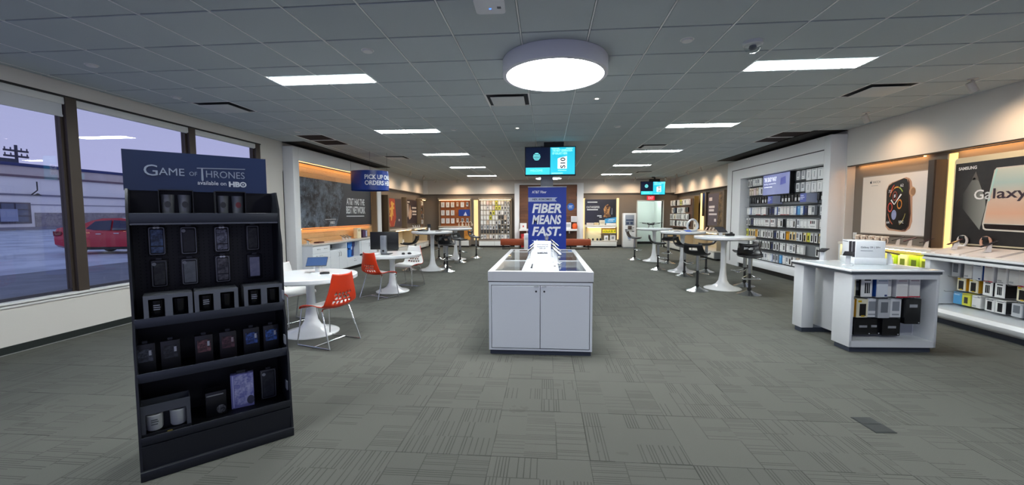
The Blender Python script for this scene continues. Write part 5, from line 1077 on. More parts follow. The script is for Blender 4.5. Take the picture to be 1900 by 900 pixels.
o = thing('flat_phone', 'dark phone lying flat on the middle bar table', 'phone', (3.32, 10.75, 1.061), .6); MB().box(-.04, .04, -.075, .075, 0, .009, b=.003).build('body', BLACK, o); MB().box(-.035, .035, -.068, .068, .009, .0096).build('display', mat('1a1c24', .1), o)
o = thing('flat_phone', 'dark phone lying flat on the nearer window side bar table', 'phone', (-2.9, 10.85, 1.061), .3); MB().box(-.08, .08, -.11, .11, 0, .009, b=.003).build('body', DARK, o); MB().box(-.07, .07, -.10, .10, .009, .0096).build('display', mat('1a1c24', .1), o)
phone_stand('display_phone', 'black phone on a white stand on the nearer window side bar table', 'phone', (-3.18, 10.95, 1.06), .4, .09, .16, 1.2, None, lift=.09)
o = thing('black_device', 'black curved device on the nearer window side bar table', 'gadget', (-3.34, 10.9, 1.06), .2); MB().lathe([(.001,0),(.10,0),(.11,.02),(.08,.045),(.001,.05)], 20, (0,0,0), 0, 1.3, .7, cap=False).build('body', BLACK, o); MB().box(-.05, .05, -.02, .02, .045, .055, b=.003).build('keypad', DARK, o)
dr = thing('black_quadcopter', 'small black quadcopter shaped stand on the farthest bar table', 'gadget', (3.35, 13.5, 1.06), .3)
MB().box(-.07, .07, -.09, .09, .10, .15, b=.012).build('body', DARK, dr)
for sx in (-1, 1):
    for sy in (-1, 1): a_ = MB().tube([(.05*sx, .05*sy, .13), (.22*sx, .16*sy, .16)], .012, 6).lathe([(.09, .17), (.09, .178)], 16, (.22*sx, .16*sy, 0)).build('arm', DARK, dr)
    MB().tube([(.05*sx, 0, .11), (.09*sx, 0, .0), (.09*sx, .1, .0)], .008, 6).build('leg', GREY, dr)

# ================================================================ CENTRE COUNTER
t = thing('display_counter', 'white display counter with glass topped trays in the middle aisle', 'counter', (-.0625, 5.725, 0))
hx, hy = .5575, 1.425; FY = -hy
MB().box(-hx+.02, hx-.02, -hy+.02, hy-.02, 0, .05).build('plinth', PLINTH, t)
MB().box(-hx+.01, hx-.01, -hy+.02, hy-.02, .05, .785).build('body', CAB, t)
MB().box(-hx+.01, -hx+.035, -hy, -hy+.02, .05, .785).box(hx-.035, hx-.01, -hy, -hy+.02, .05, .785).box(-hx+.035, hx-.035, -hy, -hy+.02, .755, .785).box(-hx+.035, hx-.035, -hy, -hy+.02, .05, .068).build('face_frame', CAB, t)
MB().box(-hx+.035, hx-.035, -hy+.012, -hy+.02, .068, .755).build('reveal', mat('2a303c', .6), t)
for s in (-1, 1):
    x0, x1 = (-hx+.041, -.003) if s < 0 else (.003, hx-.041)
    d = MB().box(x0, x1, -hy-.004, -hy+.012, .076, .748, b=.002, seg=1).build('door', CAB, t)
    l_ = MB().lathe([(.001, 0), (.010, 0), (.010, .005), (.001, .005)], 14, cap=False).build('lock', mat('1c1e22', .4), d); l_.matrix_local = Matrix.Translation((s*.043, -hy-.004, .69)) @ Matrix.Rotation(PI/2, 4, 'X')
    MB().box(s*.04-.025, s*.04+.025, -hy-.010, -hy-.004, .735, .748).build('pull_tab', mat('c4c8cc', .4), d)
MB().box(-hx+.004, hx-.004, -hy+.004, hy-.004, .785, .795).build('shadow_line', mat('30343c', .6), t)
TOP = MB(); Z0, Z1 = .795, .90
TOP.box(-hx, -hx+.065, -hy, hy, Z0, Z1, b=.003, seg=1).box(hx-.065, hx, -hy, hy, Z0, Z1, b=.003, seg=1).box(-hx+.06, hx-.06, -hy, -hy+.07, Z0, Z1-.0005).box(-hx+.06, hx-.06, hy-.07, hy, Z0, Z1-.0005).build('top_frame', mat('dfe1e3', .3), t)
MB().box(-.20, .20, -hy+.06, hy-.06, Z0, Z1+.006, b=.003, seg=1).build('centre_strip', mat('cfd3d8', .3), t)
TR = [(-1.355, -.36), (-.33, .93), (.96, 1.355)]
tray_cols = {(-1, 0): ('8e8a90', 'a8a29c'), (1, 0): ('39467e', '55629a'), (-1, 1): ('9aa0a0', 'b0b4b2'), (1, 1): ('6a6470', '8a8078'), (-1, 2): ('b06a48', '9a5a3a'), (1, 2): ('b0604a', '9a4a3a')}  # far pair coloured terracotta for the bench reflected in the glass
for s in (-1, 1):
    for k, (ya, yb) in enumerate(TR):
        x0, x1 = (-hx+.065, -.20) if s < 0 else (.20, hx-.065)
        if k < 2: MB().box(x0, x1, yb, yb+.03, Z0, Z1-.001).build('cross_bar', mat('dfe1e3', .3), t)
        tr = MB().box(x0, x1, ya, yb, Z0, Z0+.02).build('tray', mat('c6c8cc', .5), t)
        a, b_ = tray_cols[(s, k)]
        MB().box(x0+.03, x1-.03, ya+.08, yb-.08, Z0+.02, Z0+.026).build('tray_print', noisy_material('tray_%d%d' % (s, k), a, b_, 7, .5), tr)
        MB().box(x0, x1, ya, yb, Z1-.010, Z1-.004).build('glass_pane', CASEGLASS, t, False)
CZ = .906
sg = thing('counter_sign', 'white accessory discount sign standing on the centre counter', 'sign', (-.045, 4.93, CZ), .02)
m_ = MB().add([(-.098,-.0,.0),(.098,0,0),(.105,.075,.275),(-.105,.075,.275),(-.098,.006,0),(.098,.006,0),(.105,.081,.275),(-.105,.081,.275)], [(0,1,2,3),(7,6,5,4),(0,4,5,1),(1,5,6,2),(2,6,7,3),(3,7,4,0)])
m_.build('panel', mat('d9dde2', .3), sg, False); MB().box(-.10, .10, -.02, .14, 0, .005).build('foot', CLEAR, sg)
rr = bpy.data.objects.new('print', None); COL.objects.link(rr); rr.parent = sg; rr.rotation_euler = (-.266, 0, 0)
TK = mat('3a3e46', .5)
for ln, wd, z in (('Select Samsung', .135, .232), ('Accessories are', .135, .208), ('20% off', .075, .184)): text(rr, ln, TK, -wd/2, z, wd, .015, y=-.002, bold=.01)
text(rr, 'SAMSUNG', TK, -.06, .125, .12, .022, y=-.002, bold=.04)
po_ = thing('metal_post', 'short steel post behind the discount sign on the counter', 'post', (.005, 5.6, CZ)); MB().lathe([(.001,0),(.05,0),(.05,.01),(.018,.014),(.018,.30),(.001,.305)], 20, cap=False).build('post', STEEL, po_); MB().lathe([(.019,.26),(.024,.265),(.024,.295),(.019,.30)], 16, cap=False).build('collar', CHROME, po_)
for i, (x, y, rz, lab) in enumerate([(-.20, 5.5, -1.35, 'tilted phone on white stand, window side of centre counter, nearer'), (-.20, 6.35, -1.35, 'tilted phone on white stand, window side of centre counter, farther'),
        (.13, 5.05, 1.25, 'tilted phone on tall white stand, poster side of centre counter, nearest'), (.13, 5.75, 1.3, 'tilted phone on white stand, poster side of centre counter, middle'), (.14, 6.5, 1.35, 'tilted phone on white stand, poster side of centre counter, farthest')]):
    phone_stand('display_phone', lab, 'phone', (x, y, CZ), rz, .078, .165, 1.25, 'phones on the centre counter', '3a3c44', .09, GLOSSW, .10)
sl = thing('security_tether', 'black strip tether lying on the centre counter before the sign', 'cable', (-.163, 4.72, CZ), .0); MB().box(-.008, .008, -.17, .17, 0, .006, b=.002).build('strip', DARK, sl); MB().lathe([(.001,0),(.012,0),(.01,.01),(.001,.012)], 12, (0,-.17,0), cap=False).build('end_button', BLACK, sl)
bt = thing('button_sensor', 'tiny black button on the centre counter beside the nearest phone', 'button', (.10, 4.72, CZ)); MB().lathe([(.001,0),(.013,0),(.013,.006),(.001,.009)], 14, cap=False).build('body', DARK, bt)

# ================================================================ ISLAND DISPLAY TABLE (poster side, near)
t = thing('island_table', 'white island display table with hooks of phone cases in its end', 'display table', (3.69, 5.15, 0), .05)
X0, X1, Y0, Y1 = -.48, .48, -.50, .48; ZT = .90
TOPM = mat('dadddf', .3)
MB().box(X0+.06, X1-.05, Y0+.04, Y0+.26, 0, .06).build('plinth', PLINTH, t); MB().box(X0+.05, X1-.3, .30, Y1-.05, 0, .06).build('plinth', PLINTH, t)
def hollow(mb, x0, x1, y0, y1, z0, z1, th):
    mb.box(x0, x0+th, y0, y1, z0, z1, b=.004).box(x1-th, x1, y0, y1, z0, z1, b=.004).box(x0+th-.004, x1-th+.004, y0, y1, z1-.055, z1-.001).prism(rrect(x0+.004, x1-.004, z0, z0+.07, .03), y0, y1)
fb = MB(); hollow(fb, X0+.03, X1-.02, Y0+.01, Y0+.27, .06, .855, .03); fb.box(X0+.05, X1-.04, Y0+.245, Y0+.268, .1, .84); fb.build('front_case', TOPM, t)
MB().box(X0+.075, X1-.065, Y0+.237, Y0+.245, .13, .83).build('hook_panel', mat('a9adb2', .5), t)
MB().box(X0+.03, X0+.18, .28, Y1-.02, .06, .855, b=.006).build('rear_leg_panel', TOPM, t); MB().box(X0+.30, X1-.02, Y0+.27, Y1-.02, .06, .855, b=.004).build('core', mat('cdd0d3', .35), t)
MB().box(X0+.01, X1-.01, Y0, Y1, .855, .882).build('dark_band', mat('4a4f55', .5), t); MB().box(X0, X1, Y0-.01, Y1+.01, .882, ZT, b=.004).build('top', GLOSSW, t); MB().box(X0+.07, X1-.07, Y0+.06, Y1-.08, ZT, ZT+.004).build('glass_inlay', mat('c3ccd0', .05), t)
rs = thing('riser_box', 'white riser box sign with phone pictures on the island table', 'sign', (3.67, 5.18, ZT+.004), -.22)
MB().box(-.015, .30, -.015, .36, 0, .075, b=.003).build('foot', GLOSSW, rs); MB().box(0, .285, 0, .35, .075, .275, b=.003).build('box', mat('e4e6e8', .35), rs)
text(rs, 'Galaxy S9 | S9+', TK, .045, .185, .19, .026, y=-.002, bold=.01); bars(rs, mat('8a8e96', .5), [(.045, .165, .158, .164)], -.002)
for ya, yb in ((.02, .085), (.10, .165)):
    m_ = MB().prism([(ya, .082), (yb, .078), (yb+.004, .262), (ya+.004, .268)], -.003, -.001); m_.v = [(y_, x_, z_) for x_, y_, z_ in m_.v]; m_.f = [f[::-1] for f in m_.f]; m_.build('phone_print', mat('26242f', .3), rs)
MB().box(-.003, -.001, .20, .33, .255, .262).build('edge_print', mat('5a5e66', .4), rs)
for x, y, rz, lab in ((3.50, 5.5, -.9, 'black phone on white stand at the far corner of island table'), (3.49, 5.04, -.7, 'black phone on white stand at the near front of island table'), (4.04, 5.15, .8, 'rose phone on white stand on the poster side of island table')):
    phone_stand('display_phone', lab, 'phone', (x, y, ZT+.004), rz, .09, .17, .35, None, '1a1a20' if 'black' in lab else '8a5a4a', .09, GLOSSW, .085)
# cases on hooks in the island end
IX = 3.69; IY = 5.15+Y0+.225
isl = [(.80, [('yellow', -.36), ('blackcard', -.275), ('striped', -.20), ('whiteblue', -.05), ('white', .02), ('whitered', .16), ('whitered', .305)]), (.57, [('yellow', -.365), ('yellow', -.235), ('window2', -.12), ('grey', -.02), ('window2', .135)])]
for ri, (z, row) in enumerate(isl):
    for i, (k, x) in enumerate(row):
        put(CT[k][1], 'case_box', '%s box hanging in the island table end, %s row, %s along' % (CT[k][0], ['upper', 'middle'][ri], ORD[i]), 'phone accessory', 'cases in the island table end', (IX+x, IY-.02*(i % 2)+.05*x, z), .05).scale = (1.15 if not k == 'blackcard' else .8, 2.0, 1.05 if not k == 'blackcard' else 1.25)
CT['pouch'] = ('black pouch', carton('pouch', .19, .19, .06, '121316', None, [('small_print', .3, .75, .45, .58, '9a9ca0'), ('small_logo', .85, .92, .06, .12, 'c8cace')], None, .25))
CT['tallpouch'] = ('tall black pouch', carton('tallpouch', .165, .28, .06, '131417', None, [('small_print', .25, .75, .66, .78, 'a8aaae'), ('small_logo', .86, .93, .04, .08, 'c8cace')], None, .25))
for i, x in enumerate((-.325, -.19, -.075, .10)): put(CT['pouch'][1], 'charger_pouch', 'flat black charger pack on lower row of island table end, %s along' % ORD[i], 'phone accessory', 'black packs in the island table end', (IX+x, IY-.03*i % .05, .345), .05)
put(CT['tallpouch'][1], 'charger_pouch', 'tall black charger pack at the right of the island table end', 'phone accessory', 'black packs in the island table end', (IX+.295, IY-.06, .575), .05)
for z, row in isl:
    for k, x in row: o = obj('peg_hook', hk, t); o.location = (x, Y0+.236, z+.006)

# ================================================================ PHONE COUNTER UNDER THE PHONE POSTER
t = thing('wall_counter', 'long white counter with packed hooks under the huge phone poster', 'counter', (5.94, 4.6, 0), RW)
def Wc(name, m, ya, yb, xa, xb, za, zb, b=0): return MB().box(4.6-yb, 4.6-ya, xa-5.78, xb-5.78, za, zb, b=b).build(name, m, t)
Wc('plinth', PLINTH, 2.6, 6.2, 5.25, 5.775, 0, .07); m_ = MB().yzprism([(-.60,.085),(-.64,.12),(-.65,.17),(-.62,.215),(-.0,.235),(-.0,.07),(-.55,.07)], -1.66, 2.05).build('lower_rail', mat('e0e3e5', .3), t)
Wc('side_panel', TOPM, 6.18, 6.26, 5.2, 5.775, .235, .86, .01); Wc('back_panel', mat('a4a9ae', .5), 2.6, 6.18, 5.60, 5.62, .235, .86)
Wc('top_rail', mat('e2e4e6', .35), 2.6, 6.27, 5.17, 5.775, .86, .895, .004); Wc('dark_band', mat('4a4f55', .5), 2.6, 6.27, 5.19, 5.775, .895, .92); Wc('top', GLOSSW, 2.6, 6.28, 5.16, 5.775, .92, .95, .006)
Wc('raised_back', mat('ddd8d4', .35), 2.6, 6.2, 5.62, 5.775, .95, 1.04, .01)
SAM = [(.845, .235, [('grey', 6.08), ('white', 5.94), ('whiteblue', 5.80), ('whitered', 5.66), ('white', 5.53), ('white', 5.40), ('whitered', 5.27), ('whiteblue', 5.14), ('whiteblue', 5.0), ('window2', 4.82), ('window2', 4.64), ('white', 4.46)]),
       (.635, .2, [('yellow', 6.02), ('yellow', 5.86), ('striped', 5.66), ('striped', 5.52), ('yellow', 5.30), ('yellow', 5.13), ('whitered', 4.93), ('yellow', 4.70), ('white', 4.52)]),
       (.425, .18, [('sky', 6.06), ('lime', 5.94), ('white', 5.81), ('window', 5.62), ('window', 5.50), ('grey', 5.32), ('grey', 5.14), ('window', 4.88), ('grey', 4.66)])]
for ri, (z, h, row) in enumerate(SAM):
    for i, (k, y) in enumerate(row):
        o = put(CT[k][1], 'case_box', '%s box under the phone counter, %s row, %s from its far end' % (CT[k][0], ['top', 'middle', 'bottom'][ri], ORD[i]), 'phone accessory', 'cases under the phone counter', (5.755, y, z), RW-.04)
        o.scale = (1.12, 2.4, h/.2*.92)
        pk_ = obj('peg_hook', hk, t); pk_.location = (4.6-y, 5.59-5.78, z+.008); pk_.scale = (1, 1.7, 1)
for i, (y, c) in enumerate(((6.05, '6a3038'), (5.62, '2a2028'), (5.15, '2a2028'), (4.7, '2a2028'))):
    w_ = thing('phone_plinth', 'white angled plinth on the phone counter, %s from its far end' % ORD[i], 'display stand', (5.58, y, .95), RW, 'angled plinths on phone counter')
    MB().yzprism([(-.16, 0), (-.16, .015), (.16, .10), (.16, 0)], -.2, .2).build('wedge', mat('e2dcd8', .3), w_); MB().box(-.1, .1, -.19, -.165, 0, .012).build('lip', mat('c8b8b0', .4), w_)
    phone_stand('display_phone', 'slanted phone on the %s white plinth of the phone counter from far end' % ORD[i], 'phone', (5.58, y+.05, 1.01), RW-.5, .085, .17, .9, 'slanted phones on the phone counter', c, .05, mat('e2dcd8', .3), .05)
pb = thing('paper_pile', 'loose white leaflets on the phone counter front', 'paper', (5.41, 5.35, .951), RW); MB().box(-.35, .3, -.06, .06, 0, .006).build('lower_leaflet', OFFW, pb); MB().box(-.1, .45, -.05, .07, .006, .011).build('upper_leaflet', mat('e6e0da', .5), pb)
for i, y in enumerate((6.33, 6.02)):
    hd = thing('watch_stand', ['white watch loop stand at the corner below the phone poster', 'rose watch loop stand below the phone poster'][i], 'watch', (5.86, y-.04, 1.04), RW+.3); MB().tube([(.05*math.cos(a), 0, .075+.07*math.sin(a)) for a in [PI*2*k/16 for k in range(16)]], .014, 6, closed=True).build('strap', mat('d8d4d0' if i == 0 else 'd0a088', .4), hd); MB().box(-.03, .03, -.03, -.012, .10, .15, b=.006).build('watch_face', BLACK, hd); MB().box(-.04, .04, -.03, .03, 0, .01, b=.003).build('foot', GLOSSW, hd)
# watch counter behind the island
t = thing('watch_counter', 'pale counter under the watch poster with lit lime goods inside', 'counter', (5.94, 7.42, 0), RW)
def Wd(name, m, ya, yb, xa, xb, za, zb, b=0): return MB().box(7.42-yb, 7.42-ya, xa-5.94, xb-5.94, za, zb, b=b).build(name, m, t)
Wd('top', mat('e0d6cc', .35), 6.32, 8.2, 5.48, 5.94, .94, .985, .005); Wd('back_panel', mat('d8cf9a', .5), 6.4, 8.12, 5.86, 5.94, .1, .94); Wd('shelf', mat('d6d0c4', .4), 6.35, 8.17, 5.5, 5.86, .56, .60, .004); Wd('shelf', mat('d6d0c4', .4), 6.35, 8.17, 5.5, 5.86, .22, .26, .004); Wd('plinth', BLACK, 6.4, 8.12, 5.6, 5.94, 0, .1); Wd('base', mat('cfc9be', .5), 6.35, 8.17, 5.52, 5.94, .1, .22)
Wd('side_panel', TOPM, 6.32, 6.36, 5.5, 5.94, .1, .94); Wd('side_panel', TOPM, 8.16, 8.2, 5.5, 5.94, .1, .94); Wd('light_strip', mat('fff2a8', .5, emit=STRIP*2.6), 6.4, 8.12, 5.52, 5.535, .925, .939)
for i, (y, col, dk) in enumerate(((7.55, 'efe6a8', 'd8d070'), (7.33, 'efe6a8', 'd8d070'), (7.10, 'a8c81c', 'e8e4a0'), (6.90, 'e8e49a', '6a7a20'), (6.70, 'a0bc1c', '5a6a18'), (6.52, 'b4c440', '6a7418'))):
    simple_box('lime_carton', 'lime and cream carton in the lit watch counter shelf, %s from its far end' % ORD[i], 'box', (5.68, y, .60), .17, .2, .26, mat(col, .5), mat(dk, .5), RW, (.25, .75, .25, .75), 'lime cartons in the watch counter')
for i, y in enumerate((8.02, 7.88, 7.71, 7.56, 7.43)):
    w_ = thing('watch_stand', 'cream watch stand on counter below the watch poster, %s from far end' % ORD[i], 'watch', (5.72, y, .985), RW, 'cream watch stands'); MB().box(-.05, -.03, -.03, .03, 0, .13, b=.004).box(-.03, .04, -.03, .03, .11, .135, b=.004).build('bracket', mat('e8dccc', .4), w_); MB().tube([(.02+.035*math.cos(a), 0, .06+.045*math.sin(a)) for a in [PI*2*k/14 for k in range(14)]], .009, 6, closed=True).build('strap', mat('d8c4b4', .5), w_); MB().box(0, .04, -.02, .02, .02, .04, b=.004).build('watch_face', DARK, w_)
for i, (y, c) in enumerate(((7.12, '5a3c34'), (6.9, 'b02a38'), (6.62, '5a2028'))): phone_stand('display_phone', ['brown', 'red', 'dark red'][i]+' phone tilted on a stand below the watch poster', 'phone', (5.66, y, .985), RW-.6, .085, .17, .8, None, c, .08, mat('dcd2c8', .4), .06)

# ================================================================ BLACK CASE DISPLAY (window side, near)
t = thing('case_display', 'tall black cardboard display with phone cases and mugs', 'display stand', (-1.988, 2.299, 0), PI/4)
G0, G1 = -.386, .386; MG = NAVYBLK; MG2 = mat('0b0d13', .55); LIP = mat('2a2f3a', .45)
MB().box(G0-.004, G1+.004, 0, .46, 0, .055, b=.004).build('plinth', mat('161a22', .5), t); MB().box(G0+.006, G1-.006, .025, .45, .055, .19).build('base_block', MG, t)
side = [(.012,.055),(.03,.20),(.06,.56),(.085,.60),(.085,.78),(.12,.86),(.135,.92),(.135,1.30),(.18,1.42),(.185,1.54),(.26,1.66),(.45,1.66),(.45,.055)]
for x in (G0-.004, G1-.008): MB().yzprism(side, x, x+.012).build('side_panel', MG, t)
pb_ = MB().box(G0+.008, G1-.008, .415, .43, .19, 1.66); pb_.build('peg_board', MG2, t)
hm = MB()
for i in range(27):
    for j in range(22):
        x = -.35+.027*i; z = .98+.022*j
        hm.add([(x-.003, .4145, z-.003), (x+.003, .4145, z-.003), (x+.003, .4145, z+.003), (x-.003, .4145, z+.003)], [(0,1,2,3)])
hm.build('peg_hole', mat('040507', .8), t, False)['kind'] = 'stuff'
for z, yf, h in ((.196, .03, .045), (.545, .075, .052), (.853, .125, .052), (1.46, .185, .056)):
    tr = MB().box(G0+.008, G1-.008, yf+.012, .415, z, z+.010).build('shelf', MG2, t)
    MB().box(G0+.004, G1-.004, yf, yf+.012, z-.002, z+h, b=.003).build('lip', LIP if z > .3 else mat('171b23', .5), tr); 
MB().box(G0+.01, G1-.01, .188, .198, 1.447, 1.457).build('edge_trim', mat('6a6e76', .4), t)
for z in (.62, .93, .3): MB().box(G1-.016, G1-.010, .07, .12, z, z+.06).build('edge_tab', mat('8a8e96', .4), t)  # pale pieces stand in for highlights on the curved lip edges
MB().box(-.40, .348, .36, .385, 1.655, 1.900).build('header', grad_material('header_navy', '14223f', '1e3158', 0, -.4, .35), t, False)
GT = mat('8e98a8', .4); GW = mat('c9ced6', .5); HY = .358
text(t, 'G', GT, -.305, 1.748, .065, .068, y=HY); text(t, 'AME', GT, -.235, 1.755, .125, .045, y=HY); text(t, 'OF', GT, -.085, 1.758, .04, .026, y=HY); flat('letter_bar', t, GT, [(-.045,1.812),(.222,1.822),(.222,1.817),(-.045,1.807)], HY); flat('letter_stem', t, GT, [(-.022,1.810),(-.014,1.810),(-.012,1.735),(-.018,1.722),(-.024,1.735)], HY); text(t, 'HRONES', GT, .002, 1.752, .215, .045, y=HY)
text(t, 'available on', GW, -.045, 1.703, .155, .026, y=HY, bold=.008); text(t, 'H', GW, .124, 1.695, .034, .036, y=HY, bold=.05); text(t, 'B', GW, .160, 1.695, .028, .036, y=HY, bold=.05); arc(t, GW, .206, 1.713, .020, .019, 0, 2*PI, .42, HY, 'logo_ring'); flat('logo_dot', t, GW, ell(.206, 1.713, .005, .005, 10), HY)
def G(lx, ly, lz): v = Matrix.Rotation(PI/4, 3, 'Z') @ Vector((lx, ly, lz)); return (v.x-1.988, v.y+2.299, lz)
def hang_case(lab, lx, z1, w, h, ly, style):
    c = thing('phone_case', lab, 'phone case', G(lx, ly, z1-h), PI/4, 'phone cases on the black display')
    MB().box(-w/2, w/2, 0, .03, 0, h, b=.004).build('backing_card', mat(style.get('card', '0c0d11'), .4), c)
    e = style.get('edge')
    if e:
        mb = MB(); o_ = rrect(-w/2+.006, w/2-.006, .006, h-.006, .01); i_ = rrect(-w/2+.010, w/2-.010, .010, h-.010, .008); n = len(o_)
        mb.add([(x, -.002, z) for x, z in o_]+[(x, -.002, z) for x, z in i_], [(i, (i+1) % n, n+(i+1) % n, n+i) for i in range(n)]); mb.build('blister_edge', mat(e, .25), c, False)
    if style.get('a'): MB().box(-w/2+.014, w/2-.014, -.004, 0, .016, h-.02, b=.002, seg=1).build('case', smoke_material('case_print_%s' % style['a'], style['a'], style['b'], style.get('s', 14)), c)
    if style.get('strap'): MB().box(-w/2+.014, w/2-.014, -.006, -.004, h*.30, h*.34).build('strap', BLACK, c)
    if style.get('logo'): MB().prism(ell(-.008, h-.008, .009, .006, 10), -.007, -.005).prism(ell(.008, h-.008, .009, .006, 10), -.007, -.005).build('logo', mat('e6e8ec', .4), c)
    if style.get('seal'): MB().prism(ell(-w*.28, h*.85, .011, .011, 12), -.006, -.004).build('round_seal', mat('8a8e96', .4), c)
    MB().box(-.014, .014, .005, .02, h, h+.012).build('hang_tab', mat('20232b', .4), c); return c
HC = [('blue printed case with white logo, upper row of black display, first along', -.264, 1.433, .088, .183, dict(edge='6a7080', a='26324c', b='6a88c0', logo=1, strap=1)), ('clear edged dark case, upper row of black display, second along', -.106, 1.43, .09, .183, dict(edge='6a6e76', a='0e0f13', b='1c1e24', seal=1)),
      ('grey stone patterned case with white logo, upper row of black display', .072, 1.427, .088, .175, dict(edge='8a8c96', a='2a2c36', b='9a9cae', logo=1, strap=1, s=22)), ('dark map patterned case, upper row end of black display', .252, 1.433, .082, .18, dict(edge='5a5c5e', a='0d0e10', b='3a3c38')),
      ('dark figure case with clear edge, lower row of black display, first along', -.261, 1.222, .084, .175, dict(edge='4a4e50', a='0e1012', b='3c403c', seal=1)), ('pale misty clear case, lower row of black display', -.109, 1.222, .09, .175, dict(edge='7a7e82', a='64696e', b='868c90', seal=1, s=4)),
      ('winged grey case with white logo, lower row of black display', .069, 1.229, .088, .185, dict(edge='7a7c84', a='2a2a30', b='7c7a80', logo=1, strap=1)), ('white case with blue foot, lower row end of black display', .256, 1.225, .088, .172, dict(card='14161c', a='8f93a8', b='b8b8c6', s=6))]
for lab, lx, z1, w, h, stl in HC: hang_case(lab, lx, z1, w, h, .375, stl)
for i, (lx, w, lab) in enumerate(((-.16, .168, 'boxed pair of glass tumblers on the top shelf of black display, first'), (.12, .168, 'boxed pair of glass tumblers on the top shelf of black display, second'))):
    b_ = thing('tumbler_box', lab, 'glass set', G(lx, .30, 1.47), PI/4, 'tumbler boxes on black display')
    MB().box(-w/2, w/2, -.05, .05, 0, .012).box(-w/2, w/2, .044, .05, .012, .19).box(-w/2, w/2, -.05, .05, .184, .19).box(-w/2, -w/2+.004, -.05, .05, .012, .184).box(w/2-.004, w/2, -.05, .05, .012, .184).build('carton', mat('15171c', .5), b_)
    for s in (-1, 1):
        g_ = MB().lathe([(.001, .014), (.029, .014), (.031, .03), (.036, .16), (.033, .16), (.029, .035), (.001, .03)], 20, (s*.042, 0, 0), cap=False).build('tumbler', mat('6a6e70', .12), b_)
        MB().lathe([(.030, .0141), (.0315, .016), (.0315, .022), (.030, .024)], 20, (s*.042, 0, 0), cap=False).build('glass_foot', mat('aeb2b6', .2), g_)
        MB().prism(ell(s*.042, .10, .016, .02, 12), -.0375, -.036).build('crest', mat('6a2a2c' if (i == 1 and s == 1) else '2c2e30', .4), g_)
for i, lx in enumerate((-.225, .010, .268)):
    w = .226; b_ = thing('mug_box', 'grey window box with two black mugs on black display, %s along' % ORD[i], 'mug set', G(lx, .20, .863), PI/4, 'two mug boxes on black display'); FR = mat('6a6f76', .5); h = .17
    MB().box(-w/2, w/2, .09, .1, 0, h).box(-w/2, w/2, -.06, .1, h-.004, h).box(-w/2, w/2, -.06, .1, 0, .006).box(-w/2, -w/2+.003, -.06, .1, 0, h).box(w/2-.003, w/2, -.06, .1, 0, h).build('carton', mat('33363c', .6), b_)
    fp = MB().box(-w/2, -w/2+.022, -.062, -.06, .04, h).box(w/2-.022, w/2, -.062, -.06, .04, h).box(-w/2+.022, w/2-.022, -.062, -.06, h-.022, h).box(-.018, .018, -.062, -.06, .04, h-.022).build('front_frame', FR, b_); MB().box(-w/2, w/2, -.063, -.06, 0, .04).build('label_band', mat('1c1e23', .5), b_)
    MB().prism(rrect(.0, .024, .012, .028, .003), -.0645, -.063).build('gold_badge', mat('b8a45a', .4), b_); bars(b_, mat('6a6e76', .5), [(.034, .095, .014, .019), (.034, .085, .024, .028), (-.09, -.02, .016, .021)], -.0645)
    for s in (-1, 1):
        mg = MB().lathe([(.001, .042), (.032, .042), (.036, .05), (.040, .135), (.036, .135), (.001, .06)], 20, (s*.055, -.005, 0), cap=False).build('mug', mat('0f1013', .25), b_)
        if s < 0: bars(mg, mat('a8acb2', .5), [(-.07, -.04, .105, .111), (-.07, -.038, .093, .099), (-.07, -.04, .081, .087)], -.046)
RC = [(-.344, '5a6070', '141519', 'grey figure picture'), (-.229, '3c3e46', '121317', 'dark grey picture'), (-.066, '8a5a60', '17141a', 'red and white picture'), (.060, '6a4450', '17141a', 'dim red picture'), (.190, '4a6cc0', '14161c', 'blue picture'), (.305, '4a78d0', '14161c', 'brighter blue picture')]
for i, (lx, c1, c2, d) in enumerate(RC):
    b_ = thing('collector_pack', 'black pack with %s on third shelf of black display' % d, 'boxed pack', G(lx, .17, .556), PI/4, 'picture packs on black display'); w, h = .092, .19
    MB().box(-w/2, w/2, 0, .05, 0, h, b=.003).build('carton', mat(c2, .4), b_); MB().box(-w/2+.012, w/2-.012, -.004, 0, .085, .16).build('window', smoke_material('pack_%d' % i, c2, c1, 26), b_); MB().box(w/2-.03, w/2-.018, -.006, -.004, .12, .15).build('figure', mat('b8bcc6' if i != 3 else '9a8a90', .4), b_); MB().box(-.012, .012, .02, .028, h, h+.014).build('hang_tab', mat('20232b', .4), b_)
b_ = thing('mug_box', 'grey window box with two white mugs on the bottom shelf', 'mug set', G(-.265, .13, .207), PI/4); w, h = .225, .20
MB().box(-w/2, w/2, .06, .066, 0, h).box(-w/2, w/2, -.05, .066, 0, .006).box(-w/2, -w/2+.003, -.05, .066, 0, h).box(w/2-.003, w/2, -.05, .066, 0, h).build('carton', mat('3c4046', .6), b_); MB().box(-w/2, w/2, -.052, -.05, h-.055, h).box(-w/2, -w/2+.02, -.052, -.05, .035, h-.055).box(w/2-.02, w/2, -.052, -.05, .035, h-.055).build('front_frame', mat('4a4e55', .5), b_); MB().box(-w/2, w/2, -.053, -.05, 0, .035).build('label_band', mat('1c1e23', .5), b_); MB().prism(rrect(.0, .024, .010, .026, .003), -.0545, -.053).build('gold_badge', mat('b8a45a', .4), b_)
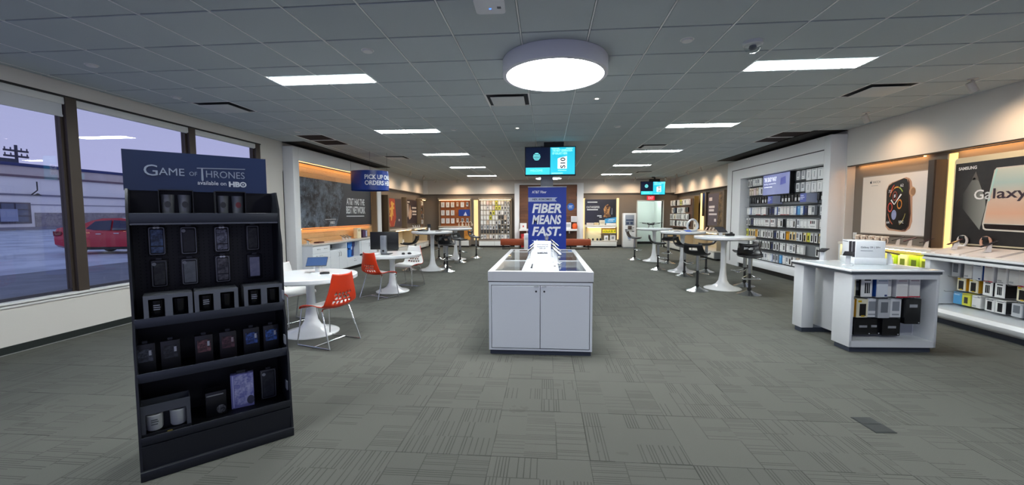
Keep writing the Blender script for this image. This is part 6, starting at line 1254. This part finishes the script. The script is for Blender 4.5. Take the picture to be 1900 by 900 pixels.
for s in (-1, 1):
    mg = MB().lathe([(.001, .037), (.034, .037), (.039, .045), (.041, .125), (.037, .13), (.001, .125)], 20, (s*.055, .0, 0), cap=False).build('mug', mat('b6bab8', .3), b_)
    if s < 0: bars(mg, mat('5c605e', .5), [(-.07, -.04, .1, .106), (-.07, -.036, .088, .094), (-.07, -.04, .074, .08)], -.043)
b_ = thing('dark_gift_box', 'small black box with silver pattern on the bottom shelf', 'box', G(-.02, .17, .207), PI/4); MB().box(-.055, .055, 0, .1, 0, .16, b=.003).build('carton', mat('111216', .35), b_); MB().box(-.05, .04, -.002, 0, .135, .142).build('silver_line', mat('8a8c8e', .3), b_); MB().prism(ell(.025, .04, .025, .028, 12), -.002, 0).build('pattern', smoke_material('silver_pattern', '15161a', '7a7c80', 40), b_)
b_ = thing('lilac_pack', 'bright lilac map patterned pack on the bottom shelf', 'boxed pack', G(.128, .20, .207), PI/4-.12); MB().box(-.065, .065, 0, .05, .0, .23, b=.003).build('carton', mat('8a8ccc', .4), b_); MB().box(-.045, .06, -.003, 0, .02, .225).build('map_print', smoke_material('map_print', '7478c0', 'd4d6f0', 18), b_); MB().box(-.055, -.048, -.003, 0, .01, .225).build('edge_stripe', mat('c8ccf4', .4), b_); MB().box(-.03, .02, .02, .03, .23, .25).build('hang_tab', mat('20232b', .4), b_); MB().prism(ell(.045, .045, .022, .03, 12), -.005, -.003).build('grey_seal', mat('4a4c60', .4), b_)
hang_case('dark grey clear case leaning on the bottom shelf of black display', .285, .425, .098, .21, .22, dict(edge='5a5e64', a='20232a', b='34383e', seal=1))

# ================================================================ FLOOR PLATE
fp = thing('floor_outlet_cover', 'dark rectangular outlet cover let into the carpet', 'floor cover', (2.32, 3.025, .0), .06)
MB().box(-.072, .072, -.11, .11, 0, .004, b=.0015, seg=1).build('plate', mat('24292a', .6), fp); MB().box(-.065, .065, -.10, -.01, .004, .0052).build('flap', mat('292e2e', .6), fp); MB().box(-.065, .065, .01, .10, .004, .0052).build('flap', mat('292e2e', .6), fp)
